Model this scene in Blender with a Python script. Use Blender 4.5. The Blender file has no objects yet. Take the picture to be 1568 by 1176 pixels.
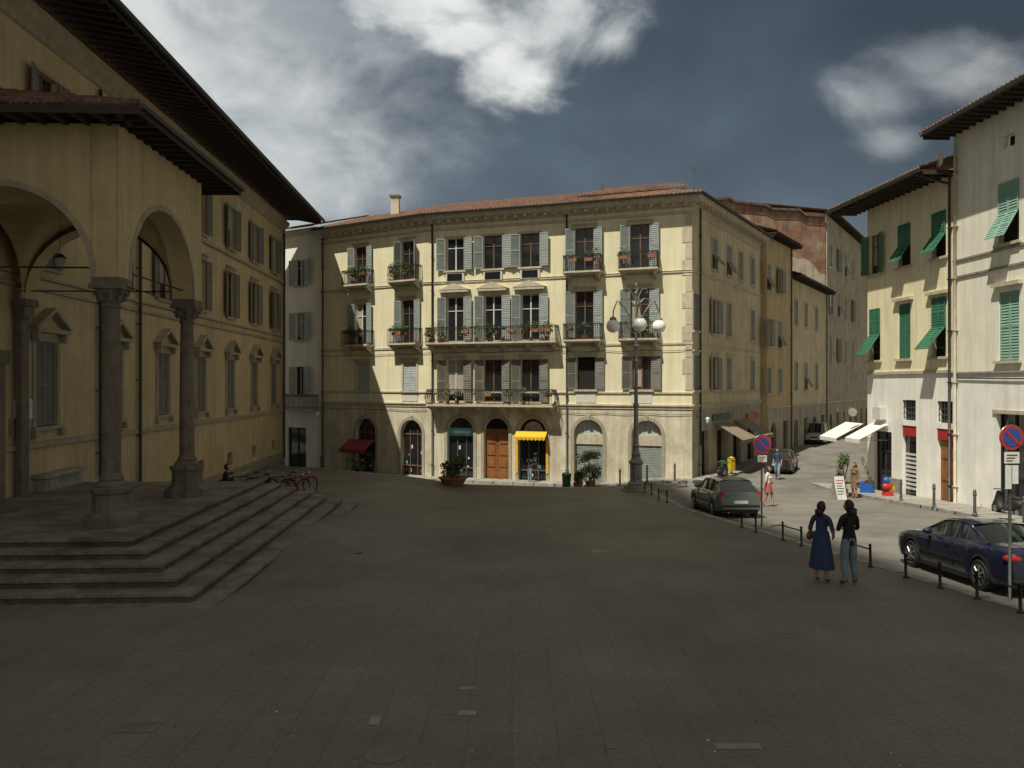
import bpy, bmesh, math, random
from mathutils import Vector, Matrix
random.seed(7)
R=random.Random(11)
scene=bpy.context.scene
try:
    scene.view_settings.view_transform='Standard'; scene.view_settings.look='None'; scene.view_settings.exposure=0
except Exception: pass
def ss(t):
    t=max(0.,min(1.,t)); return t*t*(3-2*t)
def ps(x,y):
    return -1.3*max(0,min(1,(y-14)/26.))+.42*ss((-2-x)/4)*ss((y-16)/7)*(1-.6*ss((y-36)/10))
def gz(x,y):
    return -1.3*max(0,min(1,(y-14)/26.))-.12-.5*ss((y-40)/4)*ss((9-x)/4)+.35*ss((y-48)/20)*ss((x-10)/6)
def xr(y): return max(7.0,9.3-.14*(max(y,8)-15)) if y>8 else 9.3+.98
# ------------------------------------------------------------------ materials
MATS={}
def M(name,col,rough=.85,var=.15,scale=2.,bump=0.,bscale=30.,metal=0.,streak=0.,coat=0.,spec=None,fine=.5,col2=None,ccell=0.):
    if name in MATS: return MATS[name]
    m=bpy.data.materials.new(name); m.use_nodes=True; nt=m.node_tree; N=nt.nodes; L=nt.links
    b=N['Principled BSDF']; b.inputs['Roughness'].default_value=rough; b.inputs['Metallic'].default_value=metal
    if coat: b.inputs['Coat Weight'].default_value=coat; b.inputs['Coat Roughness'].default_value=.05
    if spec is not None: b.inputs['Specular IOR Level'].default_value=spec
    tc=N.new('ShaderNodeTexCoord')
    n1=N.new('ShaderNodeTexNoise'); n1.inputs['Scale'].default_value=scale; n1.inputs['Detail'].default_value=5; n1.inputs['Roughness'].default_value=.62
    L.new(tc.outputs['Object'],n1.inputs['Vector'])
    mr=N.new('ShaderNodeMapRange'); mr.inputs[1].default_value=.3; mr.inputs[2].default_value=.7; mr.inputs[3].default_value=1-var*1.3; mr.inputs[4].default_value=1+var*.7
    L.new(n1.outputs['Fac'],mr.inputs[0]); fac=mr.outputs[0]
    def mul(a,bb):
        x=N.new('ShaderNodeMath'); x.operation='MULTIPLY'; L.new(a,x.inputs[0]); L.new(bb,x.inputs[1]); return x.outputs[0]
    if var>=.1 and not metal:
        n2=N.new('ShaderNodeTexNoise'); n2.inputs['Scale'].default_value=scale*9; n2.inputs['Detail'].default_value=3
        L.new(tc.outputs['Object'],n2.inputs['Vector'])
        mr2=N.new('ShaderNodeMapRange'); mr2.inputs[1].default_value=.3; mr2.inputs[2].default_value=.7; mr2.inputs[3].default_value=1-var*fine; mr2.inputs[4].default_value=1+var*fine*.6
        L.new(n2.outputs['Fac'],mr2.inputs[0]); fac=mul(fac,mr2.outputs[0])
    if streak:
        mp=N.new('ShaderNodeMapping'); mp.inputs['Scale'].default_value=(2.2,2.2,.16); L.new(tc.outputs['Object'],mp.inputs[0])
        n3=N.new('ShaderNodeTexNoise'); n3.inputs['Scale'].default_value=1.3; n3.inputs['Detail'].default_value=5; n3.inputs['Roughness'].default_value=.7
        L.new(mp.outputs[0],n3.inputs['Vector'])
        mr3=N.new('ShaderNodeMapRange'); mr3.inputs[1].default_value=.38; mr3.inputs[2].default_value=.6; mr3.inputs[3].default_value=1-streak; mr3.inputs[4].default_value=1.04
        L.new(n3.outputs['Fac'],mr3.inputs[0]); fac=mul(fac,mr3.outputs[0])
    base=N.new('ShaderNodeRGB'); base.outputs[0].default_value=(*col,1); src=base.outputs[0]
    if ccell:
        vo=N.new('ShaderNodeTexVoronoi'); vo.inputs['Scale'].default_value=ccell; L.new(tc.outputs['Object'],vo.inputs['Vector'])
        sp=N.new('ShaderNodeSeparateColor'); L.new(vo.outputs['Color'],sp.inputs[0])
        mx=N.new('ShaderNodeMix'); mx.data_type='RGBA'; L.new(sp.outputs[0],mx.inputs[0]); L.new(src,mx.inputs[6]); mx.inputs[7].default_value=(*(col2 or col),1); src=mx.outputs[2]
    elif col2:
        n4=N.new('ShaderNodeTexNoise'); n4.inputs['Scale'].default_value=scale*.6; n4.inputs['Detail'].default_value=7; n4.inputs['Roughness'].default_value=.7; L.new(tc.outputs['Object'],n4.inputs['Vector'])
        m4=N.new('ShaderNodeMapRange'); m4.inputs[1].default_value=.47; m4.inputs[2].default_value=.6; L.new(n4.outputs['Fac'],m4.inputs[0])
        mx=N.new('ShaderNodeMix'); mx.data_type='RGBA'; L.new(m4.outputs[0],mx.inputs[0]); L.new(src,mx.inputs[6]); mx.inputs[7].default_value=(*col2,1); src=mx.outputs[2]
    vm=N.new('ShaderNodeVectorMath'); vm.operation='SCALE'; L.new(src,vm.inputs[0]); L.new(fac,vm.inputs['Scale'])
    L.new(vm.outputs[0],b.inputs['Base Color'])
    if bump:
        nb=N.new('ShaderNodeTexNoise'); nb.inputs['Scale'].default_value=bscale; nb.inputs['Detail'].default_value=2; L.new(tc.outputs['Object'],nb.inputs['Vector'])
        bp=N.new('ShaderNodeBump'); bp.inputs['Strength'].default_value=bump; bp.inputs['Distance'].default_value=.02; L.new(nb.outputs['Fac'],bp.inputs['Height']); L.new(bp.outputs[0],b.inputs['Normal'])
    MATS[name]=m; return m
def brickmat(name,c1,c2,mortar,bw,rh,ms=.012,rot=0.,rough=.75,var=.3,offs=.5,stain=.35,spec=.4):
    m=bpy.data.materials.new(name); m.use_nodes=True; nt=m.node_tree; N=nt.nodes; L=nt.links
    b=N['Principled BSDF']; b.inputs['Roughness'].default_value=rough; b.inputs['Specular IOR Level'].default_value=spec
    tc=N.new('ShaderNodeTexCoord'); mp=N.new('ShaderNodeMapping')
    mp.inputs['Rotation'].default_value=(0,0,rot); L.new(tc.outputs['Object'],mp.inputs[0])
    br=N.new('ShaderNodeTexBrick'); L.new(mp.outputs[0],br.inputs['Vector']); br.inputs['Scale'].default_value=1
    br.inputs['Color1'].default_value=(*c1,1); br.inputs['Color2'].default_value=(*c2,1); br.inputs['Mortar'].default_value=(*mortar,1)
    br.inputs['Brick Width'].default_value=bw; br.inputs['Row Height'].default_value=rh; br.inputs['Mortar Size'].default_value=ms; br.inputs['Mortar Smooth'].default_value=.6; br.offset=offs
    n1=N.new('ShaderNodeTexNoise'); n1.inputs['Scale'].default_value=.25; n1.inputs['Detail'].default_value=9; n1.inputs['Roughness'].default_value=.65; L.new(tc.outputs['Object'],n1.inputs['Vector'])
    r1=N.new('ShaderNodeMapRange'); r1.inputs[1].default_value=.35; r1.inputs[2].default_value=.65; r1.inputs[3].default_value=1-stain; r1.inputs[4].default_value=1+stain*.6; L.new(n1.outputs['Fac'],r1.inputs[0])
    n2=N.new('ShaderNodeTexNoise'); n2.inputs['Scale'].default_value=14; n2.inputs['Detail'].default_value=6; L.new(tc.outputs['Object'],n2.inputs['Vector'])
    r2=N.new('ShaderNodeMapRange'); r2.inputs[1].default_value=.3; r2.inputs[2].default_value=.7; r2.inputs[3].default_value=1-var; r2.inputs[4].default_value=1+var*.6; L.new(n2.outputs['Fac'],r2.inputs[0])
    mu=N.new('ShaderNodeMath'); mu.operation='MULTIPLY'; L.new(r1.outputs[0],mu.inputs[0]); L.new(r2.outputs[0],mu.inputs[1])
    vm=N.new('ShaderNodeVectorMath'); vm.operation='SCALE'; L.new(br.outputs['Color'],vm.inputs[0]); L.new(mu.outputs[0],vm.inputs['Scale']); L.new(vm.outputs[0],b.inputs['Base Color'])
    ad=N.new('ShaderNodeMath'); ad.operation='MULTIPLY_ADD'; L.new(n2.outputs['Fac'],ad.inputs[0]); ad.inputs[1].default_value=.5
    ng=N.new('ShaderNodeMath'); ng.operation='MULTIPLY'; ng.inputs[1].default_value=-.7; L.new(br.outputs['Fac'],ng.inputs[0]); L.new(ng.outputs[0],ad.inputs[2])
    bp=N.new('ShaderNodeBump'); bp.inputs['Strength'].default_value=.45; bp.inputs['Distance'].default_value=.01; L.new(ad.outputs[0],bp.inputs['Height']); L.new(bp.outputs[0],b.inputs['Normal'])
    MATS[name]=m; return m
M('plaster_cream',(.76,.70,.49),.9,.07,.7,.3,60,streak=.10)
M('plaster_base',(.64,.585,.45),.9,.15,1.2,.3,60,streak=.20,col2=(.55,.50,.38))
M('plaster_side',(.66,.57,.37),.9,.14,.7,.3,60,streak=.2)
M('plaster_ochre',(.58,.46,.26),.9,.14,.7,.3,50,streak=.2)
M('plaster_yellow',(.86,.78,.53),.9,.08,.7,.3,50,streak=.12)
M('plaster_pale',(.87,.84,.71),.9,.07,.7,.3,50,streak=.12)
M('plaster_white',(.87,.86,.80),.9,.08,.9,.3,50,streak=.12)
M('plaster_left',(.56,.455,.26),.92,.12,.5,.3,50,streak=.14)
M('plaster_grey',(.47,.42,.32),.9,.22,.9,.4,40,streak=.3)
M('stone_grey',(.30,.27,.22),.85,.22,3,.4,40)
M('stone_trim',(.54,.49,.37),.85,.14,3,.3,40,streak=.15)
M('stone_trim_grey',(.38,.34,.25),.85,.14,3,.3,40,streak=.15)
M('stone_dark',(.20,.17,.13),.85,.25,3,.5,30)
M('stone_column',(.19,.165,.13),.8,.28,3,.5,35,streak=.2)
M('kerb_stone',(.34,.325,.29),.8,.3,3,.4,30)
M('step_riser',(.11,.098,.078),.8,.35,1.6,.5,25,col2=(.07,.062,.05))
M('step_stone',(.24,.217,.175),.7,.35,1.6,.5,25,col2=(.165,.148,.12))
M('wood_dark',(.05,.034,.023),.8,.3,5,.3,30)
M('wood_door',(.30,.12,.035),.5,.25,4,.2,30,streak=.25)
M('shutter_grey',(.29,.325,.31),.65,.15,3)
M('shutter_greygreen',(.19,.19,.165),.65,.2,2)
M('shutter_pale',(.42,.48,.48),.65,.15,2)
M('shutter_green',(.05,.20,.12),.55,.18,2)
M('shutter_teal',(.26,.44,.35),.6,.15,2)
M('shutter_brown',(.16,.08,.055),.6,.2,2)
M('glass',(.018,.022,.026),.06,.3,1.2,spec=.8)
M('interior_dark',(.012,.011,.010),.9,.2,3)
M('curtain',(.36,.33,.28),.9,.2,5)
M('frame_white',(.62,.61,.56),.5,.1,5)
M('iron_black',(.02,.02,.021),.5,.3,8)
M('iron_grey',(.10,.105,.10),.55,.25,8,metal=.3)
M('lamp_iron',(.24,.24,.22),.5,.3,6,metal=.3)
M('pipe_copper',(.055,.055,.045),.5,.3,4,metal=.3)
M('opal_glass',(.90,.90,.88),.18,.03,3,coat=.5)
M('roof_tiles',(.27,.135,.085),.9,.35,2.5,.4,30,ccell=4.2,col2=(.13,.085,.065))
M('tile_edge',(.19,.13,.10),.9,.4,3,.4,30,ccell=4.5,col2=(.10,.08,.07))
M('leaf_green',(.08,.13,.03),.7,.4,9)
M('leaf_dark',(.035,.065,.02),.7,.4,9)
M('flower_red',(.35,.03,.04),.6,.3,9)
M('terracotta',(.30,.12,.06),.8,.2,6)
M('asphalt',(.20,.19,.168),.85,.2,.5,.5,60,col2=(.15,.143,.128))
M('paint_white',(.72,.72,.69),.7,.2,4)
M('awning_white',(.78,.77,.72),.8,.08,3)
M('awning_brown',(.26,.21,.15),.8,.15,3)
M('awning_red',(.26,.035,.05),.8,.15,3)
M('awning_yellow',(.80,.45,.02),.7,.1,3)
M('sign_cyan',(.10,.42,.55),.5,.1,3)
M('sign_red',(.42,.03,.03),.4,.1,3)
M('sign_blue',(.03,.07,.26),.4,.05,3)
M('rubber',(.018,.018,.018),.8,.2,9)
M('chrome',(.55,.55,.56),.2,.05,9,metal=1)
M('alloy',(.40,.40,.41),.3,.08,9,metal=.8)
M('car_blue',(.014,.019,.05),.26,.05,2,metal=.35,coat=1)
M('car_green',(.14,.18,.16),.3,.05,2,metal=.4,coat=1)
M('car_dark',(.02,.022,.025),.3,.05,2,metal=.3,coat=1)
M('car_pale',(.40,.41,.40),.3,.05,2,metal=.4,coat=1)
M('car_glass',(.014,.018,.02),.04,.05,2,spec=1.,coat=.6)
M('tail_red',(.42,.01,.01),.2,.1,9,coat=1)
M('headlamp',(.55,.57,.58),.1,.1,9,coat=1)
M('black_trim',(.02,.02,.02),.6,.2,9)
M('skin',(.46,.26,.17),.55,.1,9)
M('hair_dark',(.025,.016,.011),.5,.4,40)
M('hair_brown',(.09,.045,.022),.5,.4,40)
M('cloth_blue',(.035,.062,.14),.9,.25,8)
M('cloth_black',(.018,.018,.02),.9,.3,8)
M('cloth_jeans',(.20,.28,.34),.9,.25,8)
M('cloth_white',(.62,.60,.58),.9,.1,8)
M('cloth_pink',(.45,.10,.12),.9,.2,8)
M('cloth_tan',(.22,.13,.08),.9,.2,8)
M('shoe_brown',(.16,.07,.04),.5,.2,8)
M('eye_dark',(.01,.008,.006),.2,0,8)
M('lip',(.30,.08,.07),.5,.1,8)
M('plastic_blue',(.02,.10,.40),.4,.1,5)
M('plastic_red',(.50,.03,.02),.4,.1,5)
M('plastic_yellow',(.62,.45,.03),.4,.1,5)
M('plastic_green',(.03,.09,.05),.5,.1,5)
M('blocker_white',(.8,.8,.8),1,.1,.02)  # surface of the unseen mesh added to shade the square
brickmat('paving',(.188,.172,.140),(.168,.155,.127),(.135,.124,.102),1.15,.52,.009,rot=math.radians(90),rough=.62,var=.22,stain=.26)
M('brick_wall',(.29,.155,.105),.9,.34,.9,.5,25,streak=.25,col2=(.33,.25,.18))
# ------------------------------------------------------------------ geometry builder
class Geo:
    def __init__(s): s.p={}; s.T=None
    def add(s,part,mat,vs,fs,smooth=False):
        k=(part,mat,smooth); V,Fc=s.p.setdefault(k,([],[])); o=len(V)
        for v in vs:
            v=Vector(v)
            V.append(s.T@v if s.T is not None else v)
        for f in fs: Fc.append([i+o for i in f])
    def quad(s,part,mat,*pts): s.add(part,mat,pts,[list(range(len(pts)))])
    def obox(s,part,mat,O,X,Y,Z,x,y,z):
        P=[O+X*a+Y*b+Z*c for c in z for b in y for a in x]
        s.add(part,mat,P,[(0,2,3,1),(4,5,7,6),(0,1,5,4),(2,6,7,3),(0,4,6,2),(1,3,7,5)])
    def box(s,part,mat,x0,x1,y0,y1,z0,z1):
        s.obox(part,mat,Vector((0,0,0)),Vector((1,0,0)),Vector((0,1,0)),Vector((0,0,1)),(x0,x1),(y0,y1),(z0,z1))
    def lathe(s,part,mat,c,prof,seg=16,axis='z',sq=False,rot=0):
        c=Vector(c); vs=[];fs=[]
        for r,h in prof:
            for i in range(seg):
                a=2*math.pi*(i+(.5 if sq else 0))/seg+rot
                if axis=='z': v=Vector((r*math.cos(a),r*math.sin(a),h))
                elif axis=='y': v=Vector((r*math.cos(a),h,r*math.sin(a)))
                else: v=Vector((h,r*math.cos(a),r*math.sin(a)))
                vs.append(c+v)
        n=len(prof)
        for j in range(n-1):
            for i in range(seg):
                k=(i+1)%seg; q=[j*seg+i,j*seg+k,(j+1)*seg+k,(j+1)*seg+i]
                fs.append(q if axis!='y' else q[::-1])
        fs.append([i for i in range(seg)][::-1]); fs.append([(n-1)*seg+i for i in range(seg)])
        s.add(part,mat,vs,fs,smooth=False)
    def tube(s,part,mat,pts,r,seg=6,closed=False):
        pts=[Vector(p) for p in pts]; n=len(pts); vs=[];fs=[]
        rr=r if isinstance(r,(list,tuple)) else [r]*n
        up=Vector((0,0,1))
        for i,p in enumerate(pts):
            a=pts[(i-1)%n] if (closed or i>0) else p; b=pts[(i+1)%n] if (closed or i<n-1) else p
            d=(b-a).normalized(); u=up if abs(d.z)<.95 else Vector((0,1,0))
            x=d.cross(u).normalized(); y=x.cross(d)
            for k in range(seg):
                t=2*math.pi*k/seg; vs.append(p+(x*math.cos(t)+y*math.sin(t))*rr[i])
        for i in range(n if closed else n-1):
            j=(i+1)%n
            for k in range(seg):
                l=(k+1)%seg; fs.append((i*seg+k,i*seg+l,j*seg+l,j*seg+k))
        if not closed: fs.append(list(range(seg))); fs.append([(n-1)*seg+k for k in range(seg)][::-1])
        s.add(part,mat,vs,fs,smooth=seg>5)
    def ell(s,part,mat,c,r,seg=14,rings=9,fn=None):
        vs=[];fs=[];c=Vector(c)
        for j in range(rings+1):
            t=math.pi*j/rings
            for i in range(seg):
                a=2*math.pi*i/seg
                d=Vector((math.sin(t)*math.cos(a),math.sin(t)*math.sin(a),math.cos(t)))
                v=Vector((d.x*r[0],d.y*r[1],d.z*r[2]))
                if fn: v=fn(d,v)
                vs.append(c+v)
        for j in range(rings):
            for i in range(seg):
                k=(i+1)%seg; fs.append((j*seg+i,(j+1)*seg+i,(j+1)*seg+k,j*seg+k))
        s.add(part,mat,vs,fs,smooth=True)
    def leaves(s,part,mat,c,r,n,size):
        vs=[];fs=[];c=Vector(c)
        for _ in range(n):
            while True:
                d=Vector((R.uniform(-1,1),R.uniform(-1,1),R.uniform(-1,1)))
                if .25<d.length<1: break
            p=c+Vector((d.x*r[0],d.y*r[1],d.z*r[2]))
            a=Vector((R.uniform(-1,1),R.uniform(-1,1),R.uniform(-1,1))).normalized(); b=a.orthogonal().normalized()
            q=size*R.uniform(.6,1.3); o=len(vs); vs+= [p-a*q,p+b*q*.5,p+a*q,p-b*q*.5]; fs.append((o,o+1,o+2,o+3))
        s.add(part,mat,vs,fs)
    def build(s,name,loc=(0,0,0),rot=0.,world=True):
        loc=Vector(loc); root=bpy.data.objects.new(name,None); scene.collection.objects.link(root)
        root.location=loc; root.rotation_euler=(0,0,rot); root.empty_display_size=.3
        for (part,mat,sm),(V,Fc) in s.p.items():
            me=bpy.data.meshes.new(part)
            me.from_pydata([tuple(v-loc) if world else tuple(v) for v in V],[],Fc); me.materials.append(MATS[mat])
            if sm: me.polygons.foreach_set('use_smooth',[True]*len(me.polygons))
            me.update(); o=bpy.data.objects.new(part,me); scene.collection.objects.link(o); o.parent=root
        return root
class Fr:
    def __init__(s,p0,p1):
        s.o=Vector((p0[0],p0[1],0)); d=Vector((p1[0]-p0[0],p1[1]-p0[1],0)); s.L=d.length; s.u=d.normalized(); s.n=Vector((s.u.y,-s.u.x,0)); s.k=Vector((0,0,1))
    def pt(s,u,n,z): return s.o+s.u*u+s.n*n+s.k*z
    def off(s,n):
        f=Fr((0,0),(1,0)); f.o=s.o+s.n*n; f.L=s.L; f.u=s.u; f.n=s.n; return f
    # distance along the facade where a survey bearing meets it
    def at(s,px):
        k=(px-784)/1220.; return (k*s.o.y-s.o.x)/(s.u.x-k*s.u.y)
def fbox(g,part,mat,f,u,n,z): g.obox(part,mat,f.o,f.u,f.n,f.k,u,n,z)
def wall(g,f,u0,u1,z0,z1,ops,mat,rev=.22,part='walls'):
    us=sorted(set([u0,u1]+[o[i] for o in ops for i in (0,1)])); zs=sorted(set([z0,z1]+[o[i] for o in ops for i in (2,3)]))
    us=[u for u in us if u0-1e-6<=u<=u1+1e-6]; zs=[z for z in zs if z0-1e-6<=z<=z1+1e-6]
    for i in range(len(us)-1):
        for j in range(len(zs)-1):
            a=(us[i]+us[i+1])/2;b=(zs[j]+zs[j+1])/2
            if any(o[0]<a<o[1] and o[2]<b<o[3] for o in ops): continue
            g.quad(part,mat,f.pt(us[i],0,zs[j]),f.pt(us[i+1],0,zs[j]),f.pt(us[i+1],0,zs[j+1]),f.pt(us[i],0,zs[j+1]))
    for o in ops:
        a,b,c,d=o[:4]; arch=len(o)>4 and o[4]
        top=d
        if arch:
            r=(b-a)/2; top=d-r; m=(a+b)/2; K=16
            P=[(m-r*math.cos(math.pi*i/K),top+r*math.sin(math.pi*i/K)) for i in range(K+1)]
            for i in range(K):
                (x0,y0),(x1,y1)=P[i],P[i+1]
                g.quad(part,mat,f.pt(x0,0,y0),f.pt(x1,0,y1),f.pt(x1,0,d),f.pt(x0,0,d))
                if rev: g.quad(part,mat,f.pt(x0,0,y0),f.pt(x0,-rev,y0),f.pt(x1,-rev,y1),f.pt(x1,0,y1))
        elif rev: g.quad(part,mat,f.pt(a,0,d),f.pt(a,-rev,d),f.pt(b,-rev,d),f.pt(b,0,d))
        if not rev: continue
        if top>c:
            g.quad(part,mat,f.pt(a,0,c),f.pt(a,-rev,c),f.pt(a,-rev,top),f.pt(a,0,top))
            g.quad(part,mat,f.pt(b,0,c),f.pt(b,0,top),f.pt(b,-rev,top),f.pt(b,-rev,c))
            g.quad(part,mat,f.pt(a,0,c),f.pt(b,0,c),f.pt(b,-rev,c),f.pt(a,-rev,c))
def offset(poly,d):
    P=[Vector((p[0],p[1],0)) for p in poly]; out=[]
    for i,p in enumerate(P):
        ns=[]
        if i>0: t=(P[i]-P[i-1]).normalized(); ns.append(Vector((t.y,-t.x,0)))
        if i<len(P)-1: t=(P[i+1]-P[i]).normalized(); ns.append(Vector((t.y,-t.x,0)))
        if len(ns)==1: out.append(p+ns[0]*d)
        else:
            m=(ns[0]+ns[1]).normalized(); out.append(p+m*(d/max(.3,m.dot(ns[0]))))
    return out
def molding(g,part,mat,poly,prof):
    rows=[[q+Vector((0,0,z)) for q in offset(poly,d)] for d,z in prof]
    for j in range(len(rows)-1):
        for i in range(len(poly)-1):
            g.quad(part,mat,rows[j][i],rows[j][i+1],rows[j+1][i+1],rows[j+1][i])
    for e in (0,-1): g.quad(part,mat,*[r[e] for r in rows])
def tiles(g,E0,E1,R0,R1,per=.24,sub=4,course=.4,mat='roof_tiles',part='roof_tiles',amp=.045):
    E0,E1,R0,R1=map(Vector,(E0,E1,R0,R1)); L=(E1-E0).length; S=((R0-E0).length+(R1-E1).length)/2
    nu=max(2,int(L/per)*sub); nc=max(1,int(S/course)); vs=[];fs=[]
    rows=[]
    for c in range(nc): rows+= [(c/nc,.035),((c+1)/nc-.0001,0)]
    for t,h in rows:
        a=E0.lerp(R0,t);b=E1.lerp(R1,t)
        for i in range(nu+1):
            s=i/nu; ph=math.pi*2*i/sub; p=a.lerp(b,s); vs.append(p+Vector((0,0,h+amp*(1+math.cos(ph))+R.uniform(-.008,.008))))
    w=nu+1
    for j in range(len(rows)-1):
        for i in range(nu): fs.append((j*w+i,j*w+i+1,(j+1)*w+i+1,(j+1)*w+i))
    g.add(part,mat,vs,fs)
    vs=[];fs=[]
    for i in range(nu+1):
        s=i/nu; p=E0.lerp(E1,s); ph=math.pi*2*i/sub; vs+=[p+Vector((0,0,-.03)),p+Vector((0,0,.035+amp*(1+math.cos(ph))))]
    for i in range(nu): fs.append((2*i,2*i+2,2*i+3,2*i+1))
    g.add('eave_tiles','tile_edge',vs,fs)
def shutter(g,mat,O,X,Z,w,h,step=.11,part='shutters'):
    Y=X.cross(Z).normalized(); s=.055
    g.obox(part,mat,O,X,Y,Z,(0,s),(-.02,.02),(0,h)); g.obox(part,mat,O,X,Y,Z,(w-s,w),(-.02,.02),(0,h))
    for z in (0,h*.48,h-.07): g.obox(part,mat,O,X,Y,Z,(s,w-s),(-.018,.018),(z,z+.07))
    n=int(h/step); vs=[];fs=[]
    for i in range(n):
        z=.02+i*step
        if z+step>h: break
        o=len(vs); vs+=[O+X*s+Z*z+Y*.016,O+X*(w-s)+Z*z+Y*.016,O+X*(w-s)+Z*(z+step*.95)-Y*.014,O+X*s+Z*(z+step*.95)-Y*.014]; fs.append((o,o+1,o+2,o+3))
        vs+=[O+X*s+Z*z+Y*.016,O+X*(w-s)+Z*z+Y*.016,O+X*(w-s)+Z*z-Y*.014,O+X*s+Z*z-Y*.014]; fs.append((o+4,o+5,o+6,o+7))
    g.add(part,mat,vs,fs)
def casement(g,f,a,b,c,d,n,fm=None,curt=True):
    if fm is None: fm=R.choice(('frame_white','shutter_brown','shutter_brown'))
    g.quad('window_glass','glass',f.pt(a,n,c),f.pt(b,n,c),f.pt(b,n,d),f.pt(a,n,d))
    t=.06; m=(a+b)/2
    for x0,x1 in ((a,a+t),(b-t,b),(m-.04,m+.04)): fbox(g,'window_frames',fm,f,(x0,x1),(n+.004,n+.05),(c,d))
    for z in (c,d-t,c+(d-c)*.68):
        for x0,x1 in ((a+t,m-.04),(m+.04,b-t)): fbox(g,'window_frames',fm,f,(x0,x1),(n+.004,n+.045),(z,z+t*.8))
    if curt:
        r=R.random()
        if r<.4:
            q=c+(d-c)*R.uniform(.0,.5)
            g.quad('curtains','curtain',f.pt(a+t,n+.003,q),f.pt(m-.04,n+.003,q),f.pt(m-.04,n+.003,d-t),f.pt(a+t,n+.003,d-t))
            if r<.2: g.quad('curtains','curtain',f.pt(m+.04,n+.003,q),f.pt(b-t,n+.003,q),f.pt(b-t,n+.003,d-t),f.pt(m+.04,n+.003,d-t))
def window(g,f,ops,uc,w,z0,z1,kind='open',sm='shutter_grey',trim='stone_trim',fm=None,sill=True,head=True,rev=.2,step=.11,tw=.13):
    a,b=uc-w/2,uc+w/2; ops.append((a,b,z0,z1)); 
    if trim:
        fbox(g,'trim',trim,f,(a-tw,a),(0,.05),(z0,z1)); fbox(g,'trim',trim,f,(b,b+tw),(0,.05),(z0,z1)); fbox(g,'trim',trim,f,(a-tw,b+tw),(0,.055),(z1,z1+tw))
        if head: fbox(g,'trim',trim,f,(a-tw-.08,b+tw+.08),(0,.16),(z1+tw+.08,z1+tw+.16)); fbox(g,'trim',trim,f,(a-tw-.03,b+tw+.03),(0,.09),(z1+tw,z1+tw+.08))
    if sill: fbox(g,'trim',trim or 'stone_trim',f,(a-tw-.03,b+tw+.03),(-.1,.14),(z0-.11,z0))
    h=z1-z0
    if kind=='closed':
        g.quad('window_glass','interior_dark',f.pt(a,-rev,z0),f.pt(b,-rev,z0),f.pt(b,-rev,z1),f.pt(a,-rev,z1))
        shutter(g,sm,f.pt(a+.01,-.06,z0+.02),f.u,f.k,w/2-.015,h-.03,step); shutter(g,sm,f.pt(uc+.005,-.06,z0+.02),f.u,f.k,w/2-.015,h-.03,step)
    elif kind=='open':
        casement(g,f,a,b,z0,z1,-rev+.02,fm)
        for sgn in (-1,1):
            t=math.radians(R.uniform(4,16)); hx=a-.02 if sgn<0 else b+.02
            X=f.u*(sgn*math.cos(t))+f.n*math.sin(t); O=f.pt(hx,.09,z0+.02)
            shutter(g,sm,O,X,f.k,w/2,h-.03,step)
    elif kind=='half':
        casement(g,f,a,b,z0,z1,-rev+.02,fm)
        for sgn in (-1,1):
            t=math.radians(R.choice((62,80,48,8))); hx=a if sgn<0 else b
            X=f.u*(sgn*math.cos(t))+f.n*math.sin(t); shutter(g,sm,f.pt(hx,.07,z0+.02),X,f.k,w/2,h-.03,step)
    elif kind=='flap':
        g.quad('window_glass','interior_dark',f.pt(a,-rev,z0),f.pt(b,-rev,z0),f.pt(b,-rev,z1),f.pt(a,-rev,z1))
        t=math.radians(R.uniform(24,42))
        for x in (a+.01,uc+.005):
            shutter(g,sm,f.pt(x,.03,z0+h*.5),f.u,f.k,w/2-.015,h*.5,step)
            Z=(f.k*-math.cos(t)+f.n*math.sin(t)); hh=h*.47
            O=f.pt(x,.05,z0+h*.49)+Z*hh; shutter(g,sm,O,f.u,-Z,w/2-.015,hh,step)
def rail(g,f,u0,u1,n0,n1,z0,h,sp=.12,mat='iron_black',bulge=0):
    P=[f.pt(u0,n0,0),f.pt(u0,n1,0),f.pt(u1,n1,0),f.pt(u1,n0,0)]
    for i in range(3):
        A,B=P[i],P[i+1]; d=(B-A); L=d.length; d.normalize(); q=f.n if i==1 else (f.u*(-1 if i==0 else 1))
        for z in (z0+.08,z0+h-.16): g.obox('ironwork',mat,A,d,q,f.k,(0,L),(-.012,.012),(z,z+.025))
        g.obox('ironwork',mat,A,d,q,f.k,(0,L),(-.025,.025),(z0+h-.04,z0+h))
        n=max(1,int(L/sp))
        for j in range(n+1):
            x=L*j/n
            if bulge:
                pts=[A+d*x+q*bulge*math.sin(math.pi*t)*(1-t*.4)+f.k*(z0+h*t) for t in (0,.2,.4,.65,1)]; g.tube('ironwork',mat,pts,.013,4)
            else: g.obox('ironwork',mat,A+d*x,d,q,f.k,(-.011,.011),(-.011,.011),(z0,z0+h))
        for j in range(n):
            x=L*(j+.5)/n; c=A+d*x+f.k*(z0+h-.1)
            g.tube('ironwork',mat,[c+d*.045*math.cos(t)+f.k*.045*math.sin(t) for t in [k*math.pi/3 for k in range(6)]],.008,3,closed=True)
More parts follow.
